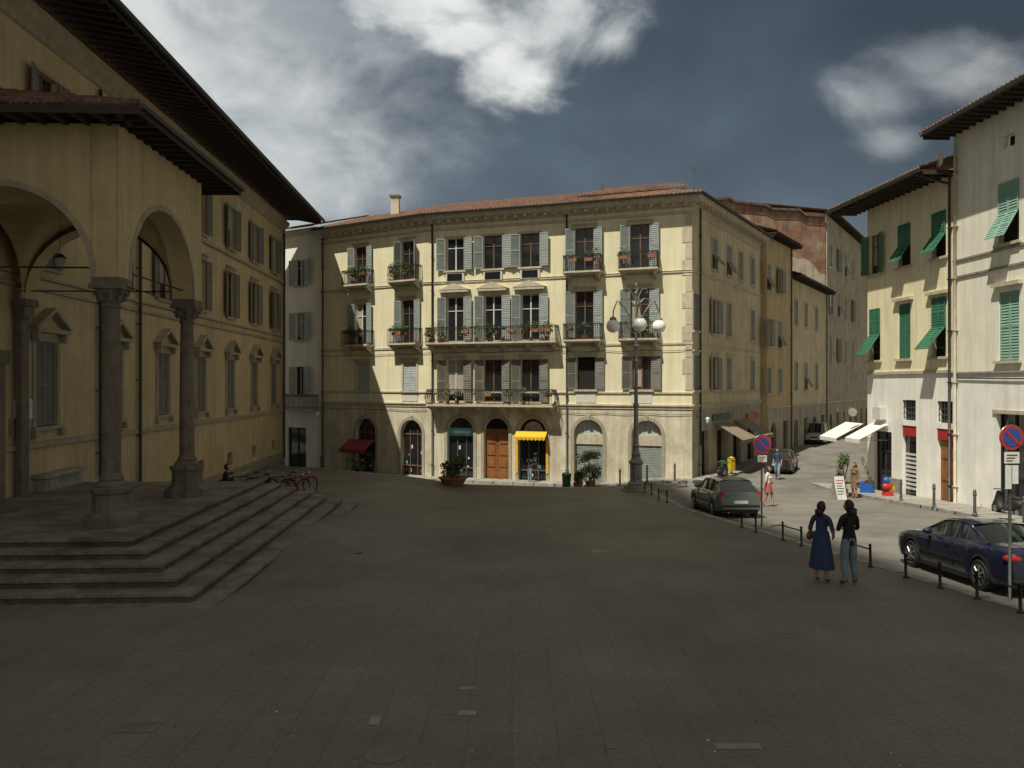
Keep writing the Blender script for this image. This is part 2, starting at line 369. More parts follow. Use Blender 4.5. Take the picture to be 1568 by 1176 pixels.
def balcony(g,f,uc,w,zf,dep=.75,h=.95,plants=3,bulge=0,fl=False):
    a,b=uc-w/2,uc+w/2
    fbox(g,'balcony_slabs','stone_trim',f,(a,b),(.0,dep),(zf-.11,zf)); fbox(g,'balcony_slabs','stone_trim',f,(a+.06,b-.06),(0,dep-.07),(zf-.2,zf-.11))
    n=2 if w<3 else int(w/1.6)+1
    for i in range(n):
        x=a+.25+(w-.5)*i/(n-1)
        for k in range(4): fbox(g,'balcony_brackets','stone_trim',f,(x-.09,x+.09),(0,dep*(.82-.2*k)),(zf-.2-.1*(k+1),zf-.2-.1*k))
    rail(g,f,a+.05,b-.05,.0,dep-.06,zf,h,bulge=bulge)
    for i in range(plants):
        x=R.uniform(a+.2,b-.2); 
        if R.random()<.6:
            o=R.random()<.4; fbox(g,'flower_boxes','terracotta',f,(x-.22,x+.22),(dep-.05 if o else dep-.3,dep+.12 if o else dep-.1),(zf+h*.55,zf+h*.75))
        else: g.lathe('flower_boxes','terracotta',f.pt(x,dep-.25,zf),[(.09,0),(.14,.24),(.14,.26)],8)
        c=f.pt(x,dep-.1,zf+R.uniform(.45,1.)); m=R.choice(('leaf_green','leaf_dark','leaf_green'))
        g.leaves('balcony_plants',m,c,(.34,.24,R.uniform(.15,.4)),85,.06)
        if fl or R.random()<.3: g.leaves('balcony_plants','flower_red',c+Vector((0,0,.05)),(.3,.22,.15),14,.035)
def archtrim(g,f,a,b,z0,zc,w=.2,pr=.05,mat='stone_trim_grey',key=True):
    r=(b-a)/2;m=(a+b)/2;zs=zc-r;K=16
    fbox(g,'trim',mat,f,(a-w,a),(0,pr),(z0,zs)); fbox(g,'trim',mat,f,(b,b+w),(0,pr),(z0,zs))
    P=[];Q=[]
    for i in range(K+1):
        t=math.pi*i/K; c,s=-math.cos(t),math.sin(t); P.append((m+r*c,zs+r*s)); Q.append((m+(r+w)*c,zs+(r+w)*s))
    for i in range(K):
        g.quad('trim',mat,f.pt(P[i][0],pr,P[i][1]),f.pt(P[i+1][0],pr,P[i+1][1]),f.pt(Q[i+1][0],pr,Q[i+1][1]),f.pt(Q[i][0],pr,Q[i][1]))
        g.quad('trim',mat,f.pt(Q[i][0],0,Q[i][1]),f.pt(Q[i][0],pr,Q[i][1]),f.pt(Q[i+1][0],pr,Q[i+1][1]),f.pt(Q[i+1][0],0,Q[i+1][1]))
        g.quad('trim',mat,f.pt(P[i][0],0,P[i][1]),f.pt(P[i][0],pr,P[i][1]),f.pt(P[i+1][0],pr,P[i+1][1]),f.pt(P[i+1][0],0,P[i+1][1]))
    if key: fbox(g,'trim',mat,f,(m-.11,m+.11),(0,pr+.06),(zc-.02,zc+w+.08))
def pipe(g,f,u,z0,z1,n=.1,mat='pipe_copper',r=.055):
    g.tube('downpipes',mat,[f.pt(u,n,z0),f.pt(u,n,z1)],r,8)
    z=z0+.8
    while z<z1: fbox(g,'downpipes',mat,f,(u-.08,u+.08),(0,n+.07),(z,z+.04)); z+=2.2
def rafters(g,f,u0,u1,dep,z0,z1,sp=.5,mat='wood_dark',w=.09,h=.14,n0=-.05):
    n=int((u1-u0)/sp)
    for i in range(n+1):
        u=u0+(u1-u0)*i/n; P=[]
        for nn,zz in ((n0,z0),(dep,z1)):
            P+= [f.pt(u-w/2,nn,zz-h),f.pt(u+w/2,nn,zz-h),f.pt(u-w/2,nn,zz),f.pt(u+w/2,nn,zz)]
        g.add('rafters',mat,P,[(0,1,5,4),(0,4,6,2),(1,3,7,5),(4,5,7,6)])
# ------------------------------------------------------------------ centre palazzo
A=(10.18,45.0);B=(2.97,47.7);C=(-5.34,50.5);D=(-13.37,55.5);E=(18.1,58.0)
ZE=14.55; g=Geo()
f1=Fr(D,C);f2=Fr(C,B);f3=Fr(B,A);f4=Fr(A,E)
ZS=2.72; zb=-2.4
def gfl(f,specs):
    ops=[]
    for px,w,zc,kind in specs:
        u=f.at(px); a,b=u-w/2,u+w/2; ops.append((a,b,zb,zc,True)); archtrim(g,f,a,b,zb,zc); n=-.32; zs=zc-w/2
        z0=-1.95
        if kind=='wood':
            g.quad('doors','interior_dark',f.pt(a,n,z0),f.pt(b,n,z0),f.pt(b,n,zc),f.pt(a,n,zc))
            for s0,s1 in ((a,u-.01),(u+.01,b)):
                fbox(g,'doors','wood_door',f,(s0,s1),(n+.01,n+.06),(z0,zs))
                for k in range(4):
                    zz=z0+.15+k*(zs-z0-.2)/4; fbox(g,'doors','wood_door',f,(s0+.12,s1-.12),(n+.06,n+.1),(zz,zz+(zs-z0)/4-.22))
            fbox(g,'doors','wood_door',f,(a,b),(n+.01,n+.13),(zs,zs+.12))
            for k in range(1,8):
                t=math.pi*k/8; g.tube('doors','iron_black',[f.pt(u,n+.05,zs+.1),f.pt(u-w/2*math.cos(t),n+.05,zs+w/2*math.sin(t))],.02,4)
        elif kind in('shop','shopy','shopc'):
            g.quad('doors','glass',f.pt(a,n,z0),f.pt(b,n,z0),f.pt(b,n,zc),f.pt(a,n,zc))
            fr='shutter_brown' if kind=='shop' else 'iron_grey'
            for x in (a,a+w*.33-.03,a+w*.66,b-.07): fbox(g,'doors',fr,f,(x,x+.07),(n+.003,n+.07),(z0,zs+.2))
            for z in (z0,zs-.1,z0+.7): fbox(g,'doors',fr,f,(a+.07,b-.07),(n+.004,n+.06),(z,z+.09))
            for k in range(7):
                x=a+.12+R.random()*(w-.4); z=z0+.2+R.random()*1.7; fbox(g,'window_display',R.choice(('paint_white','curtain','cloth_tan','sign_cyan','leaf_green')),f,(x,x+R.uniform(.08,.22)),(n+.002,n+.03),(z,z+R.uniform(.1,.25)))
            if kind=='shopy':
                g.quad('awning','awning_yellow',f.pt(a-.1,.06,zs+.15),f.pt(b+.1,.06,zs+.15),f.pt(b+.1,.55,zs-.2),f.pt(a-.1,.55,zs-.2)); 
                for k in range(8):
                    x0=a-.1+k*(w+.2)/8; x1=x0+(w+.2)/8; g.quad('awning','awning_yellow',f.pt(x0,.55,zs-.2),f.pt(x1,.55,zs-.2),f.pt(x1-.02,.55,zs-.36),f.pt((x0+x1)/2,.55,zs-.42),f.pt(x0+.02,.55,zs-.36))
                fbox(g,'shop_sign','awning_yellow',f,(b+.02,b+.14),(.06,.1),(z0+.6,zs-.4)); fbox(g,'shop_sign','awning_yellow',f,(a-.14,a-.02),(.06,.1),(z0+.6,zs-.4))
                g.add('lunette','curtain',[f.pt(u-.6*math.cos(t*math.pi/10),n+.02,zs+.1+.6*math.sin(t*math.pi/10)) for t in range(11)],[list(range(11))])
            if kind=='shopc': fbox(g,'shop_sign','sign_cyan',f,(a+.03,b-.03),(n+.08,n+.14),(zs-.28,zs+.22)); fbox(g,'shop_sign','paint_white',f,(a+.3,b-.3),(n+.14,n+.15),(zs-.12,zs+.05))
        elif kind=='roll':
            K=26
            fbox(g,'doors','iron_grey',f,(a,b),(n-.02,n),(z0,zs-.6))
            for k in range(K): 
                z=z0+k*(zs-.6-z0)/K; fbox(g,'doors','shutter_grey',f,(a+.02,b-.02),(n,n+.025),(z,z+.07))
            fbox(g,'shop_sign','stone_trim',f,(a,b),(n,n+.1),(zs-.6,zs)); fbox(g,'doors','shutter_pale',f,(a,b),(n-.03,n+.01),(zs,zc))
            for k in range(1,6): x=a+k*w/6; fbox(g,'doors','frame_white',f,(x-.02,x+.02),(n+.01,n+.04),(zs,zc-.05))
    return ops
o1=gfl(f1,[(560,1.75,1.75,'shop'),(630,1.75,1.75,'shop')])
o2=gfl(f2,[(705,1.75,1.95,'shopc'),(760,1.6,1.95,'wood'),(815,1.75,1.95,'shopy')])
o3=gfl(f3,[(901,1.75,1.95,'roll'),(990,1.75,1.95,'roll')])
for f,oo in((f1,o1),(f2,o2),(f3,o3)): wall(g,f,0,f.L,zb,ZS,oo,'plaster_base',.34)
u=f1.at(556); g.quad('awning','awning_red',f1.pt(u-1.15,.06,.35),f1.pt(u+1.15,.06,.35),f1.pt(u+1.15,1.1,-.25),f1.pt(u-1.15,1.1,-.25)); g.quad('awning','awning_red',f1.pt(u-1.15,1.1,-.25),f1.pt(u+1.15,1.1,-.25),f1.pt(u+1.15,1.1,-.5),f1.pt(u-1.15,1.1,-.5))
sg='shutter_grey'
W1,W2,W3=[],[],[]
for px in (553,625):
    u=f1.at(px)
    window(g,f1,W1,u,1.05,10.72,13.25,'half' if px==625 else 'open',sg); balcony(g,f1,u,2.35,10.68,plants=7,fl=True)
    window(g,f1,W1,u,1.05,6.7,9.45,'open',sg); balcony(g,f1,u,2.35,6.66,plants=4)
    window(g,f1,W1,u+.15,1.1,3.62,5.45,'closed','shutter_pale')
    fbox(g,'panels','frame_white',f1,(u-.5,u+.8),(0,.04),(2.95,3.42))
for px in (697,755,812):
    u=f2.at(px)
    window(g,f2,W2,u,1.2,11.15,13.2,'open',sg,head=False); fbox(g,'trim','frame_white',f2,(u-.62,u+.62),(.0,.1),(10.45,11.0)); fbox(g,'trim','glass',f2,(u-.5,u+.5),(.1,.12),(10.5,10.95))
    window(g,f2,W2,u,1.15,6.7,9.5,'open',sg,head=False)
    fbox(g,'trim','stone_trim',f2,(u-.95,u+.95),(0,.28),(9.78,9.92)); 
    c=[f2.pt(u-1.05,0,9.93),f2.pt(u+1.05,0,9.93),f2.pt(u,0,10.34),f2.pt(u-1.05,.3,9.93),f2.pt(u+1.05,.3,9.93),f2.pt(u,.3,10.34)]
    g.add('trim','stone_trim',c,[(3,4,5),(0,3,5,2),(1,2,5,4),(0,1,4,3)])
    window(g,f2,W2,u,1.15,2.95,5.55,'open','shutter_greygreen')
balcony(g,f2,f2.L/2,f2.L-.3,6.62,plants=22,dep=.85); balcony(g,f2,f2.L/2,f2.L-.6,2.78,plants=7,dep=.95,bulge=.22)
for px in (895,980):
    u=f3.at(px)
    window(g,f3,W3,u,1.12,10.72,13.3,'open',sg,fm='shutter_brown'); balcony(g,f3,u,2.3,10.68,plants=3)
    window(g,f3,W3,u,1.12,6.7,9.55,'open',sg,fm='shutter_brown'); balcony(g,f3,u,2.3,6.66,plants=3)
    window(g,f3,W3,u+.1,1.12,3.72,5.65,'open' if px==980 else 'dark','shutter_greygreen')
    fbox(g,'panels','frame_white',f3,(u-.5,u+.7),(0,.04),(2.95,3.42))
    if px!=980:
        g.quad('window_glass','interior_dark',f3.pt(u-.46,-.2,3.72),f3.pt(u+.66,-.2,3.72),f3.pt(u+.66,-.2,5.65),f3.pt(u-.46,-.2,5.65))
        for s in(-1,1): shutter(g,'shutter_greygreen',f3.pt(u+.1+s*.58,.08,3.75),f3.u*s,f3.k,.55,1.85)
for f,oo in((f1,W1),(f2,W2),(f3,W3)): wall(g,f,0,f.L,ZS,ZE,oo,'plaster_cream')
PL=[D,C,B,A,E]
W4=[]
for px in (1066,1094,1116,1134,1152):
    u=f4.at(px)
    if px in(1094,1116,1134,1152):
        window(g,f4,W4,u,1.05,11.0,12.9,'flap' if px in(1094,1116) else 'closed',sg,head=False)
    if px!=1134:
        window(g,f4,W4,u,1.05,7.1,9.2,'closed' if px!=1094 else 'open',sg,head=False)
        window(g,f4,W4,u,1.05,3.7,5.7,'open' if px==1094 else 'closed',sg)
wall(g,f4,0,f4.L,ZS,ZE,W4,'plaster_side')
S4=[]
for uu,w,zc in ((2.2,1.5,1.3),(5.5,1.7,1.2),(9,1.6,1.2),(12.5,1.8,1.2)):
    S4.append((uu-w/2,uu+w/2,zb,zc)); casement(g,f4,uu-w/2,uu+w/2,zb,zc,-.3,'wood_dark',False)
wall(g,f4,0,f4.L,zb,ZS,S4,'plaster_grey',.34)
for u0 in (5.5,9.9):
    g.quad('awning','awning_brown',f4.pt(u0-1.6,.06,1.7),f4.pt(u0+1.6,.06,1.7),f4.pt(u0+1.6,1.8,.7),f4.pt(u0-1.6,1.8,.7)); g.quad('awning','awning_brown',f4.pt(u0-1.6,1.8,.7),f4.pt(u0+1.6,1.8,.7),f4.pt(u0+1.6,1.8,.45),f4.pt(u0-1.6,1.8,.45))
fbox(g,'shop_sign','sign_red',f4,(11.3,14.4),(.02,.1),(1.6,2.0)); fbox(g,'shop_sign','plastic_green',f4,(3.6,7.4),(.02,.09),(1.8,2.2))
molding(g,'trim','stone_trim',PL,[(0,ZS-.14),(.05,ZS-.12),(.05,ZS+.02),(.12,ZS+.05),(.12,ZS+.14),(0,ZS+.17)])
molding(g,'trim','stone_trim',PL,[(0,3.48),(.07,3.5),(.07,3.58),(0,3.6)])
molding(g,'trim','stone_trim',PL,[(0,6.28),(.05,6.3),(.05,6.42),(0,6.44)])
molding(g,'trim','stone_trim',PL,[(0,10.36),(.06,10.38),(.06,10.46),(.09,10.5),(0,10.52)])
molding(g,'trim','stone_trim',PL,[(0,13.7),(.06,13.72),(.06,13.84),(0,13.88)])
molding(g,'cornice','stone_trim',PL,[(0,14.05),(.06,14.08),(.06,14.16),(.16,14.2),(.16,14.3),(.55,14.36),(.62,14.5),(.68,14.62),(0,14.64)])
for f in (f1,f2,f3,f4):
    n=int(f.L/.62)
    for i in range(n):
        u=(i+.5)*f.L/n; fbox(g,'cornice','stone_trim',f,(u-.08,u+.08),(.16,.5),(14.16,14.33))
EV=offset(PL,.8); RD=offset(PL,-5.0)
for i in range(4):
    tiles(g,EV[i]+Vector((0,0,14.66)),EV[i+1]+Vector((0,0,14.66)),RD[i]+Vector((0,0,16.55)),RD[i+1]+Vector((0,0,16.55)))
molding(g,'gutter','pipe_copper',PL,[(.8,14.58),(.9,14.58),(.93,14.68),(.8,14.7)])
BK=offset(PL,-10.0)
for i in range(4): g.quad('roof_back','roof_tiles',RD[i]+Vector((0,0,16.62)),RD[i+1]+Vector((0,0,16.62)),BK[i+1]+Vector((0,0,14.7)),BK[i]+Vector((0,0,14.7)))
g.quad('roof_end','plaster_side',Vector((D[0],D[1],zb)),Vector((D[0],D[1],14.6)),RD[0]+Vector((0,0,16.5)),BK[0]+Vector((0,0,14.6)),BK[0]+Vector((0,0,zb)))
a=f3.pt(.3,-1.6,0);b=f3.pt(f3.L-.4,-1.6,0)
tiles(g,a+Vector((0,0,15.62)),b+Vector((0,0,15.62)),f3.pt(1.8,-5.2,16.75),f3.pt(f3.L-2,-5.2,16.75))
fbox(g,'attic','plaster_cream',f3,(.5,f3.L-.6),(-5,-1.8),(14.9,15.6))
for f,u in ((f1,.35),(f2,.35),(f3,.35)): pipe(g,f,u,-1.9,14.3)
for i in range(11):
    w=.55 if i%2 else .38; fbox(g,'quoins','stone_trim',f3,(f3.L-w,f3.L-.002),(0,.03),(3.7+i*.93,3.7+i*.93+.86))
pipe(g,f4,1.2,-1.4,14.3)
c=f1.pt(4.6,-2.6,0); g.box('chimney','plaster_base',c.x-.28,c.x+.28,c.y-.28,c.y+.28,15,17.0); g.box('chimney','stone_dark',c.x-.36,c.x+.36,c.y-.36,c.y+.36,17.0,17.12)
for (f,u,n,h) in ((f3,7.4,-3,1.5),(f3,1.5,-4,1.2),(f2,3,-4.5,1.0)):
    c=f.pt(u,n,15.6); g.tube('antenna','iron_grey',[c,c+Vector((0,0,h))],.015,5)
    for k in range(4): g.tube('antenna','iron_grey',[c+Vector((-.3+.06*k,0,h-.08*k)),c+Vector((.3-.06*k,.1,h-.08*k))],.008,4)
for f,z in ((f1,6.0),(f2,6.05),(f3,6.0),(f3,2.35),(f1,2.4)): g.tube('cables','iron_black',[f.pt(f.L*t,.06,z-.06*math.sin(math.pi*t*3)**2) for t in [k/18 for k in range(19)]],.014,4)
for f,u in ((f1,.5),(f4,.6)):
    p=f.pt(u,.0,2.2); g.tube('wall_lantern','iron_black',[p,p+f.n*.5+f.k*.1,p+f.n*.7-f.k*.05],.02,5); g.lathe('wall_lantern','opal_glass',p+f.n*.7-f.k*.35,[(.06,0),(.13,.25),(.02,.32)],8)
g.build('palazzo_building',(0,50,-1.9))
g=Geo(); G=(-18.6,59.5); D2=(-13.5,56.3); f=Fr(G,D2); ops=[]
for z0,z1 in ((11.1,13.0),(7.2,9.2),(3.3,5.3)): window(g,f,ops,f.at(460),1.0,z0,z1,'open','shutter_pale',None)
u=f.at(455); ops.append((u-1,u+.9,-2.4,.9)); casement(g,f,u-1,u+.9,-2.4,.9,-.2,'wood_dark',False)
wall(g,f,0,f.L,-2.4,15.1,ops,'plaster_white'); rail(g,f,f.at(440),f.at(487),0,.8,2.3,1.0); fbox(g,'balcony_slab','stone_trim',f,(f.at(440),f.at(487)),(0,.85),(2.15,2.3))
molding(g,'trim','stone_trim',[G,D2],[(0,14.7),(.3,14.8),(.5,15.1),(0,15.12)])
tiles(g,f.pt(-.5,.7,15.15),f.pt(f.L,.7,15.15),f.pt(-.5,-5,16.8),f.pt(f.L,-5,16.8))
g.quad('end','plaster_white',f.pt(f.L,0,-2.4),f.pt(f.L,-8,-2.4),f.pt(f.L,-8,15.1),f.pt(f.L,0,15.1))
g.build('white_townhouse',(-16,58,-1.9))
# ------------------------------------------------------------------ street buildings
def block(name,p0,p1,z1,mat,cols,rows,bmat='plaster_grey',sm='shutter_grey',ov=.8,depth=8,zb=-2.,kind=None,zs=2.3):
    g=Geo(); f=Fr(p0,p1); ops=[]
    for px in cols:
        for z0,zt in rows: window(g,f,ops,f.at(px),1.0,z0,zt,kind or R.choice(('closed','closed','open','flap')),sm,'stone_trim',head=False,tw=.1)
    wall(g,f,0,f.L,zs,z1,ops,mat); ops=[]
    n=max(2,int(f.L/3.2))
    for i in range(n):
        u=(i+.5)*f.L/n; w=1.3; ops.append((u-w/2,u+w/2,zb,1.2,i%2==0)); casement(g,f,u-w/2,u+w/2,zb,1.2,-.3,'wood_dark',False)
    wall(g,f,0,f.L,zb,zs,ops,bmat,.3)
    molding(g,'trim','stone_trim',[p0,p1],[(0,zs-.08),(.08,zs-.06),(.08,zs+.08),(0,zs+.1)])
    for u in (0,f.L): g.quad('side_walls',mat,f.pt(u,0,zb),f.pt(u,-depth,zb),f.pt(u,-depth,z1),f.pt(u,-depth/2,z1+1.5),f.pt(u,0,z1))
    fbox(g,'soffit','wood_dark',f,(-.4,f.L+.4),(-.1,ov),(z1,z1+.06)); rafters(g,f,-.3,f.L+.3,ov-.05,z1-.002,z1-.002)
    tiles(g,f.pt(-.4,ov+.05,z1+.1),f.pt(f.L+.4,ov+.05,z1+.1),f.pt(-.4,-depth/2,z1+1.8),f.pt(f.L+.4,-depth/2,z1+1.8))
    g.quad('roof_back','roof_tiles',f.pt(-.4,-depth/2,z1+1.8),f.pt(f.L+.4,-depth/2,z1+1.8),f.pt(f.L+.4,-depth,z1+.2),f.pt(-.4,-depth,z1+.2))
    pipe(g,f,f.L-.25,zb,z1)
    g.build(name,(f.pt(f.L/2,0,0).x,f.pt(f.L/2,0,0).y,-1.2)); return f
block('street_house',(18.55,57.9),(22.2,63.3),14.9,'plaster_ochre',(1177,1194),((10.9,12.8),(6.8,8.8),(3.4,5.2)))
block('street_house',(22.3,63.6),(29.6,75.),12.6,'plaster_side',(1219,1234,1250),((8.9,10.9),(3.6,5.8)))
block('tall_townhouse',(29.9,75.6),(43,96.),20.2,'plaster_grey',(1272,1284,1295,1306),((15.3,17.6),(10.8,13.2),(6.2,8.6)),depth=14)
block('street_house',(40,101),(62,99),16.,'plaster_ochre',(1320,1340,1360),((10.5,12.5),(5.5,8)))
g=Geo(); p0=Vector((15.5,71,0));p1=Vector((29.7,75.45,0))
def mixp(t,z): return p0.lerp(p1,t)+Vector((0,0,z))
pts=[(0,20.6),(.12,20.5),(.3,20.9),(.33,20.6),(.55,20.5),(.6,20.2),(.8,20.3),(.84,19.9),(1,19.9)]
N_=len(pts)
vs=[mixp(t,z) for t,z in pts]+[mixp(t,4) for t,z in pts]
TT=[k/24 for k in range(25)]
def topz(t):
    for (a,b),(c,d) in zip(pts,pts[1:]):
        if a<=t<=c: return b+(d-b)*(t-a)/(c-a)
    return pts[-1][1]
up_=[mixp(t,topz(t)) for t in TT]; br=[mixp(t,17.3-t*2.2+R.uniform(-.7,.7)) for t in TT]; lo=[mixp(t,4) for t in TT]
g.add('brick_upper','brick_wall',up_+br,[(i,i+1,26+i,25+i) for i in range(24)])
g.add('plaster_lower','plaster_grey',br+lo,[(i,i+1,26+i,25+i) for i in range(24)])
q=Vector((-2.5,8,0)); g.add('roof','roof_tiles',[tuple(v+Vector((0,-.3,.08))) for v in vs[:N_]]+[tuple(v+q+Vector((0,0,.9))) for v in vs[:N_]],[(i,i+1,N_+i+1,N_+i) for i in range(N_-1)])
g.add('coping','tile_edge',[tuple(v+Vector((0,-.32,-.1))) for v in vs[:N_]]+[tuple(v+Vector((0,-.32,.1))) for v in vs[:N_]],[(i,i+1,N_+i+1,N_+i) for i in range(N_-1)])
g.build('brick_gable_house',(22,73,-1))
# ------------------------------------------------------------------ right-hand buildings
g=Geo(); f=Fr((18.3,41.0),(18.8,33.9)); ops=[]
kinds={1340:'open',1385:'flap',1438:'flap'}
for px in (1340,1385,1438):
    u=f.at(px)
    window(g,f,ops,u,1.0,9.6,11.6,kinds[px],'shutter_green',None); window(g,f,ops,u,1.0,5.25,7.85,'flap' if px!=1385 else 'closed','shutter_green',None)
    if px!=1340: fbox(g,'trim','stone_trim',f,(u-.75,u+.75),(0,.2),(7.98,8.12))
wall(g,f,0,f.L,4.6,13.1,ops,'plaster_yellow'); ops=[]
for px in (1392,1447):
    u=f.at(px); ops.append((u-.55,u+.55,2.35,3.3)); g.quad('window_glass','interior_dark',f.pt(u-.55,-.2,2.35),f.pt(u+.55,-.2,2.35),f.pt(u+.55,-.2,3.3),f.pt(u-.55,-.2,3.3))
    for k in range(6): x=u-.5+k*.2; g.tube('grille','iron_grey',[f.pt(x,-.06,2.35),f.pt(x,-.06,3.3)],.015,4)
    for k in range(4): z=2.45+k*.25; g.tube('grille','iron_grey',[f.pt(u-.55,-.06,z),f.pt(u+.55,-.06,z)],.015,4)
    ops.append((u-.6,u+.6,-1.5,2.1))
    if px==1447:
        fbox(g,'door','wood_door',f,(u-.6,u+.6),(-.25,-.2),(-1.3,1.75)); 
        for k in range(3):
            for s in(-.5,.08): fbox(g,'door','wood_door',f,(u+s,u+s+.42),(-.2,-.16),(-1.1+k*.95,-.3+k*.95))
    else:
        fbox(g,'door','glass',f,(u-.6,u+.6),(-.25,-.2),(-1.3,1.6)); 
        for k in range(9): fbox(g,'door','frame_white',f,(u-.55,u+.55),(-.2,-.17),(-.9+k*.2,-.8+k*.2))
    fbox(g,'shop_sign','sign_red',f,(u-.6,u+.6),(-.12,-.04),(1.62,2.08))
u=f.at(1352); ops.append((u-.8,u+.8,-1.5,1.7)); casement(g,f,u-.8,u+.8,-1.5,1.7,-.2,'wood_dark',False)
wall(g,f,0,f.L,-1.6,4.6,ops,'plaster_white',.25)
molding(g,'trim','stone_trim',[(18.3,41.0),(18.8,33.9)],[(0,4.5),(.08,4.53),(.08,4.66),(0,4.7)])
fbox(g,'base','stone_grey',f,(f.at(1362)+.1,f.at(1392)-.7),(0,.05),(-1.5,-.5))
fbox(g,'soffit','wood_dark',f,(-1.3,f.L),(-.1,1.45),(13.1,13.16)); rafters(g,f,-1.2,f.L,1.35,13.098,13.098,.45)
tiles(g,f.pt(-1.3,1.5,13.2),f.pt(f.L,1.5,13.2),f.pt(-1.3,-4,15.0),f.pt(f.L,-4,15.0)); 
g.quad('side','plaster_yellow',f.pt(0,0,-1.5),f.pt(0,-8,-1.5),f.pt(0,-8,13.1),f.pt(0,0,13.1))
molding(g,'gutter','pipe_copper',[tuple(f.pt(-1.3,0,0))[:2],tuple(f.pt(f.L,0,0))[:2]],[(1.5,13.05),(1.62,13.05),(1.64,13.18),(1.5,13.2)])
pipe(g,f,f.L-.12,-1.1,13.0,.12); g.tube('downpipes','pipe_copper',[f.pt(f.L-.12,.12,12.6),f.pt(f.L-.3,.7,12.8),f.pt(f.L-.3,1.5,13.05)],.055,8)
for u0,u1,z in ((f.at(1338),f.at(1362),2.1),(-2.2,-.3,2.0)):
    g.quad('awning','awning_white',f.pt(u0,.05,z),f.pt(u1,.05,z),f.pt(u1,1.5,z-.75),f.pt(u0,1.5,z-.75)); g.quad('awning','awning_white',f.pt(u0,1.5,z-.75),f.pt(u1,1.5,z-.75),f.pt(u1,1.5,z-.95),f.pt(u0,1.5,z-.95))
    for uu in(u0,u1): g.tube('awning','iron_grey',[f.pt(uu,.05,z-.8),f.pt(uu,1.5,z-.78)],.015,4)
g.lathe('round_sign','iron_grey',f.pt(-.2,.7,2.6),[(.26,-.03),(.28,0),(.26,.03)],20,'y'); g.lathe('round_sign_face','curtain',f.pt(-.2,.7,2.6),[(.22,-.036),(.22,.036)],20,'y'); g.tube('round_sign','iron_grey',[f.pt(-.2,0,2.6),f.pt(-.2,.5,2.6)],.02,5)
fbox(g,'air_conditioner','frame_white',f,(f.at(1352)-.35,f.at(1352)+.35),(0,.35),(2.3,2.9))
g.build('yellow_townhouse',(18.5,37,-1.2))
g=Geo(); f=Fr((18.8,33.88),(19.5,20.)); ops=[]
u=f.at(1545)
for uu in (u,u+4.2):
    window(g,f,ops,uu,1.15,9.45,11.8,'flap','shutter_teal',None); window(g,f,ops,uu,1.15,4.95,7.6,'closed','shutter_teal',None)
    fbox(g,'trim','stone_trim',f,(uu-.8,uu+.8),(0,.2),(7.8,7.95))
    ops.append((uu-.35,uu+.35,13.1,13.6)); g.quad('vent','interior_dark',f.pt(uu-.35,-.3,13.1),f.pt(uu+.35,-.3,13.1),f.pt(uu+.35,-.3,13.6),f.pt(uu-.35,-.3,13.6))
wall(g,f,0,f.L,4.5,14.7,ops,'plaster_pale'); ops=[]
u=f.at(1548); 
for uu in (u,u+4.): 
    ops.append((uu-.85,uu+.85,-1.6,2.9)); fbox(g,'door','glass',f,(uu-.85,uu+.85),(-.3,-.25),(-1.2,2.9)); fbox(g,'door','iron_black',f,(uu-.85,uu+.85),(-.25,-.2),(1.6,1.7)); fbox(g,'trim','stone_trim',f,(uu-1.0,uu+1.),(0,.06),(2.9,3.05))
    for x in (uu-.85,uu-.03,uu+.79): fbox(g,'door','iron_black',f,(x,x+.06),(-.25,-.19),(-1.2,2.9))
wall(g,f,0,f.L,-1.6,4.5,ops,'plaster_white',.3)
PR=[(18.8,33.88),(19.5,20.)]
for z in (4.45,8.5,9.2): molding(g,'trim','stone_grey',PR,[(0,z),(.06,z+.02),(.06,z+.1),(0,z+.12)])
fbox(g,'soffit','wood_dark',f,(-.5,f.L),(-.1,1.2),(14.7,14.76)); rafters(g,f,-.4,f.L,1.1,14.698,14.698,.45)
tiles(g,f.pt(-.5,1.25,14.8),f.pt(f.L,1.25,14.8),f.pt(-.5,-4,16.8),f.pt(f.L,-4,16.8))
g.quad('side','plaster_pale',f.pt(0,0,4),f.pt(0,-8,4),f.pt(0,-8,14.7),f.pt(0,-4,16.6),f.pt(0,0,14.7))
molding(g,'gutter','pipe_copper',PR,[(1.25,14.65),(1.37,14.65),(1.39,14.78),(1.25,14.8)])
pipe(g,f,.25,-1.1,14.2,.12,'stone_trim'); g.tube('cable','iron_black',[f.pt(.1,.05,4.3),f.pt(4,.06,4.25),f.pt(f.L,.05,4.35)],.025,5)
g.ell('satellite_dish','frame_white',f.pt(-.1,.6,13.6),(.08,.32,.32)); g.tube('satellite_dish','iron_grey',[f.pt(.1,0,13.3),f.pt(0,.6,13.6)],.02,5)
g.build('pale_townhouse',(19,28,-.8))
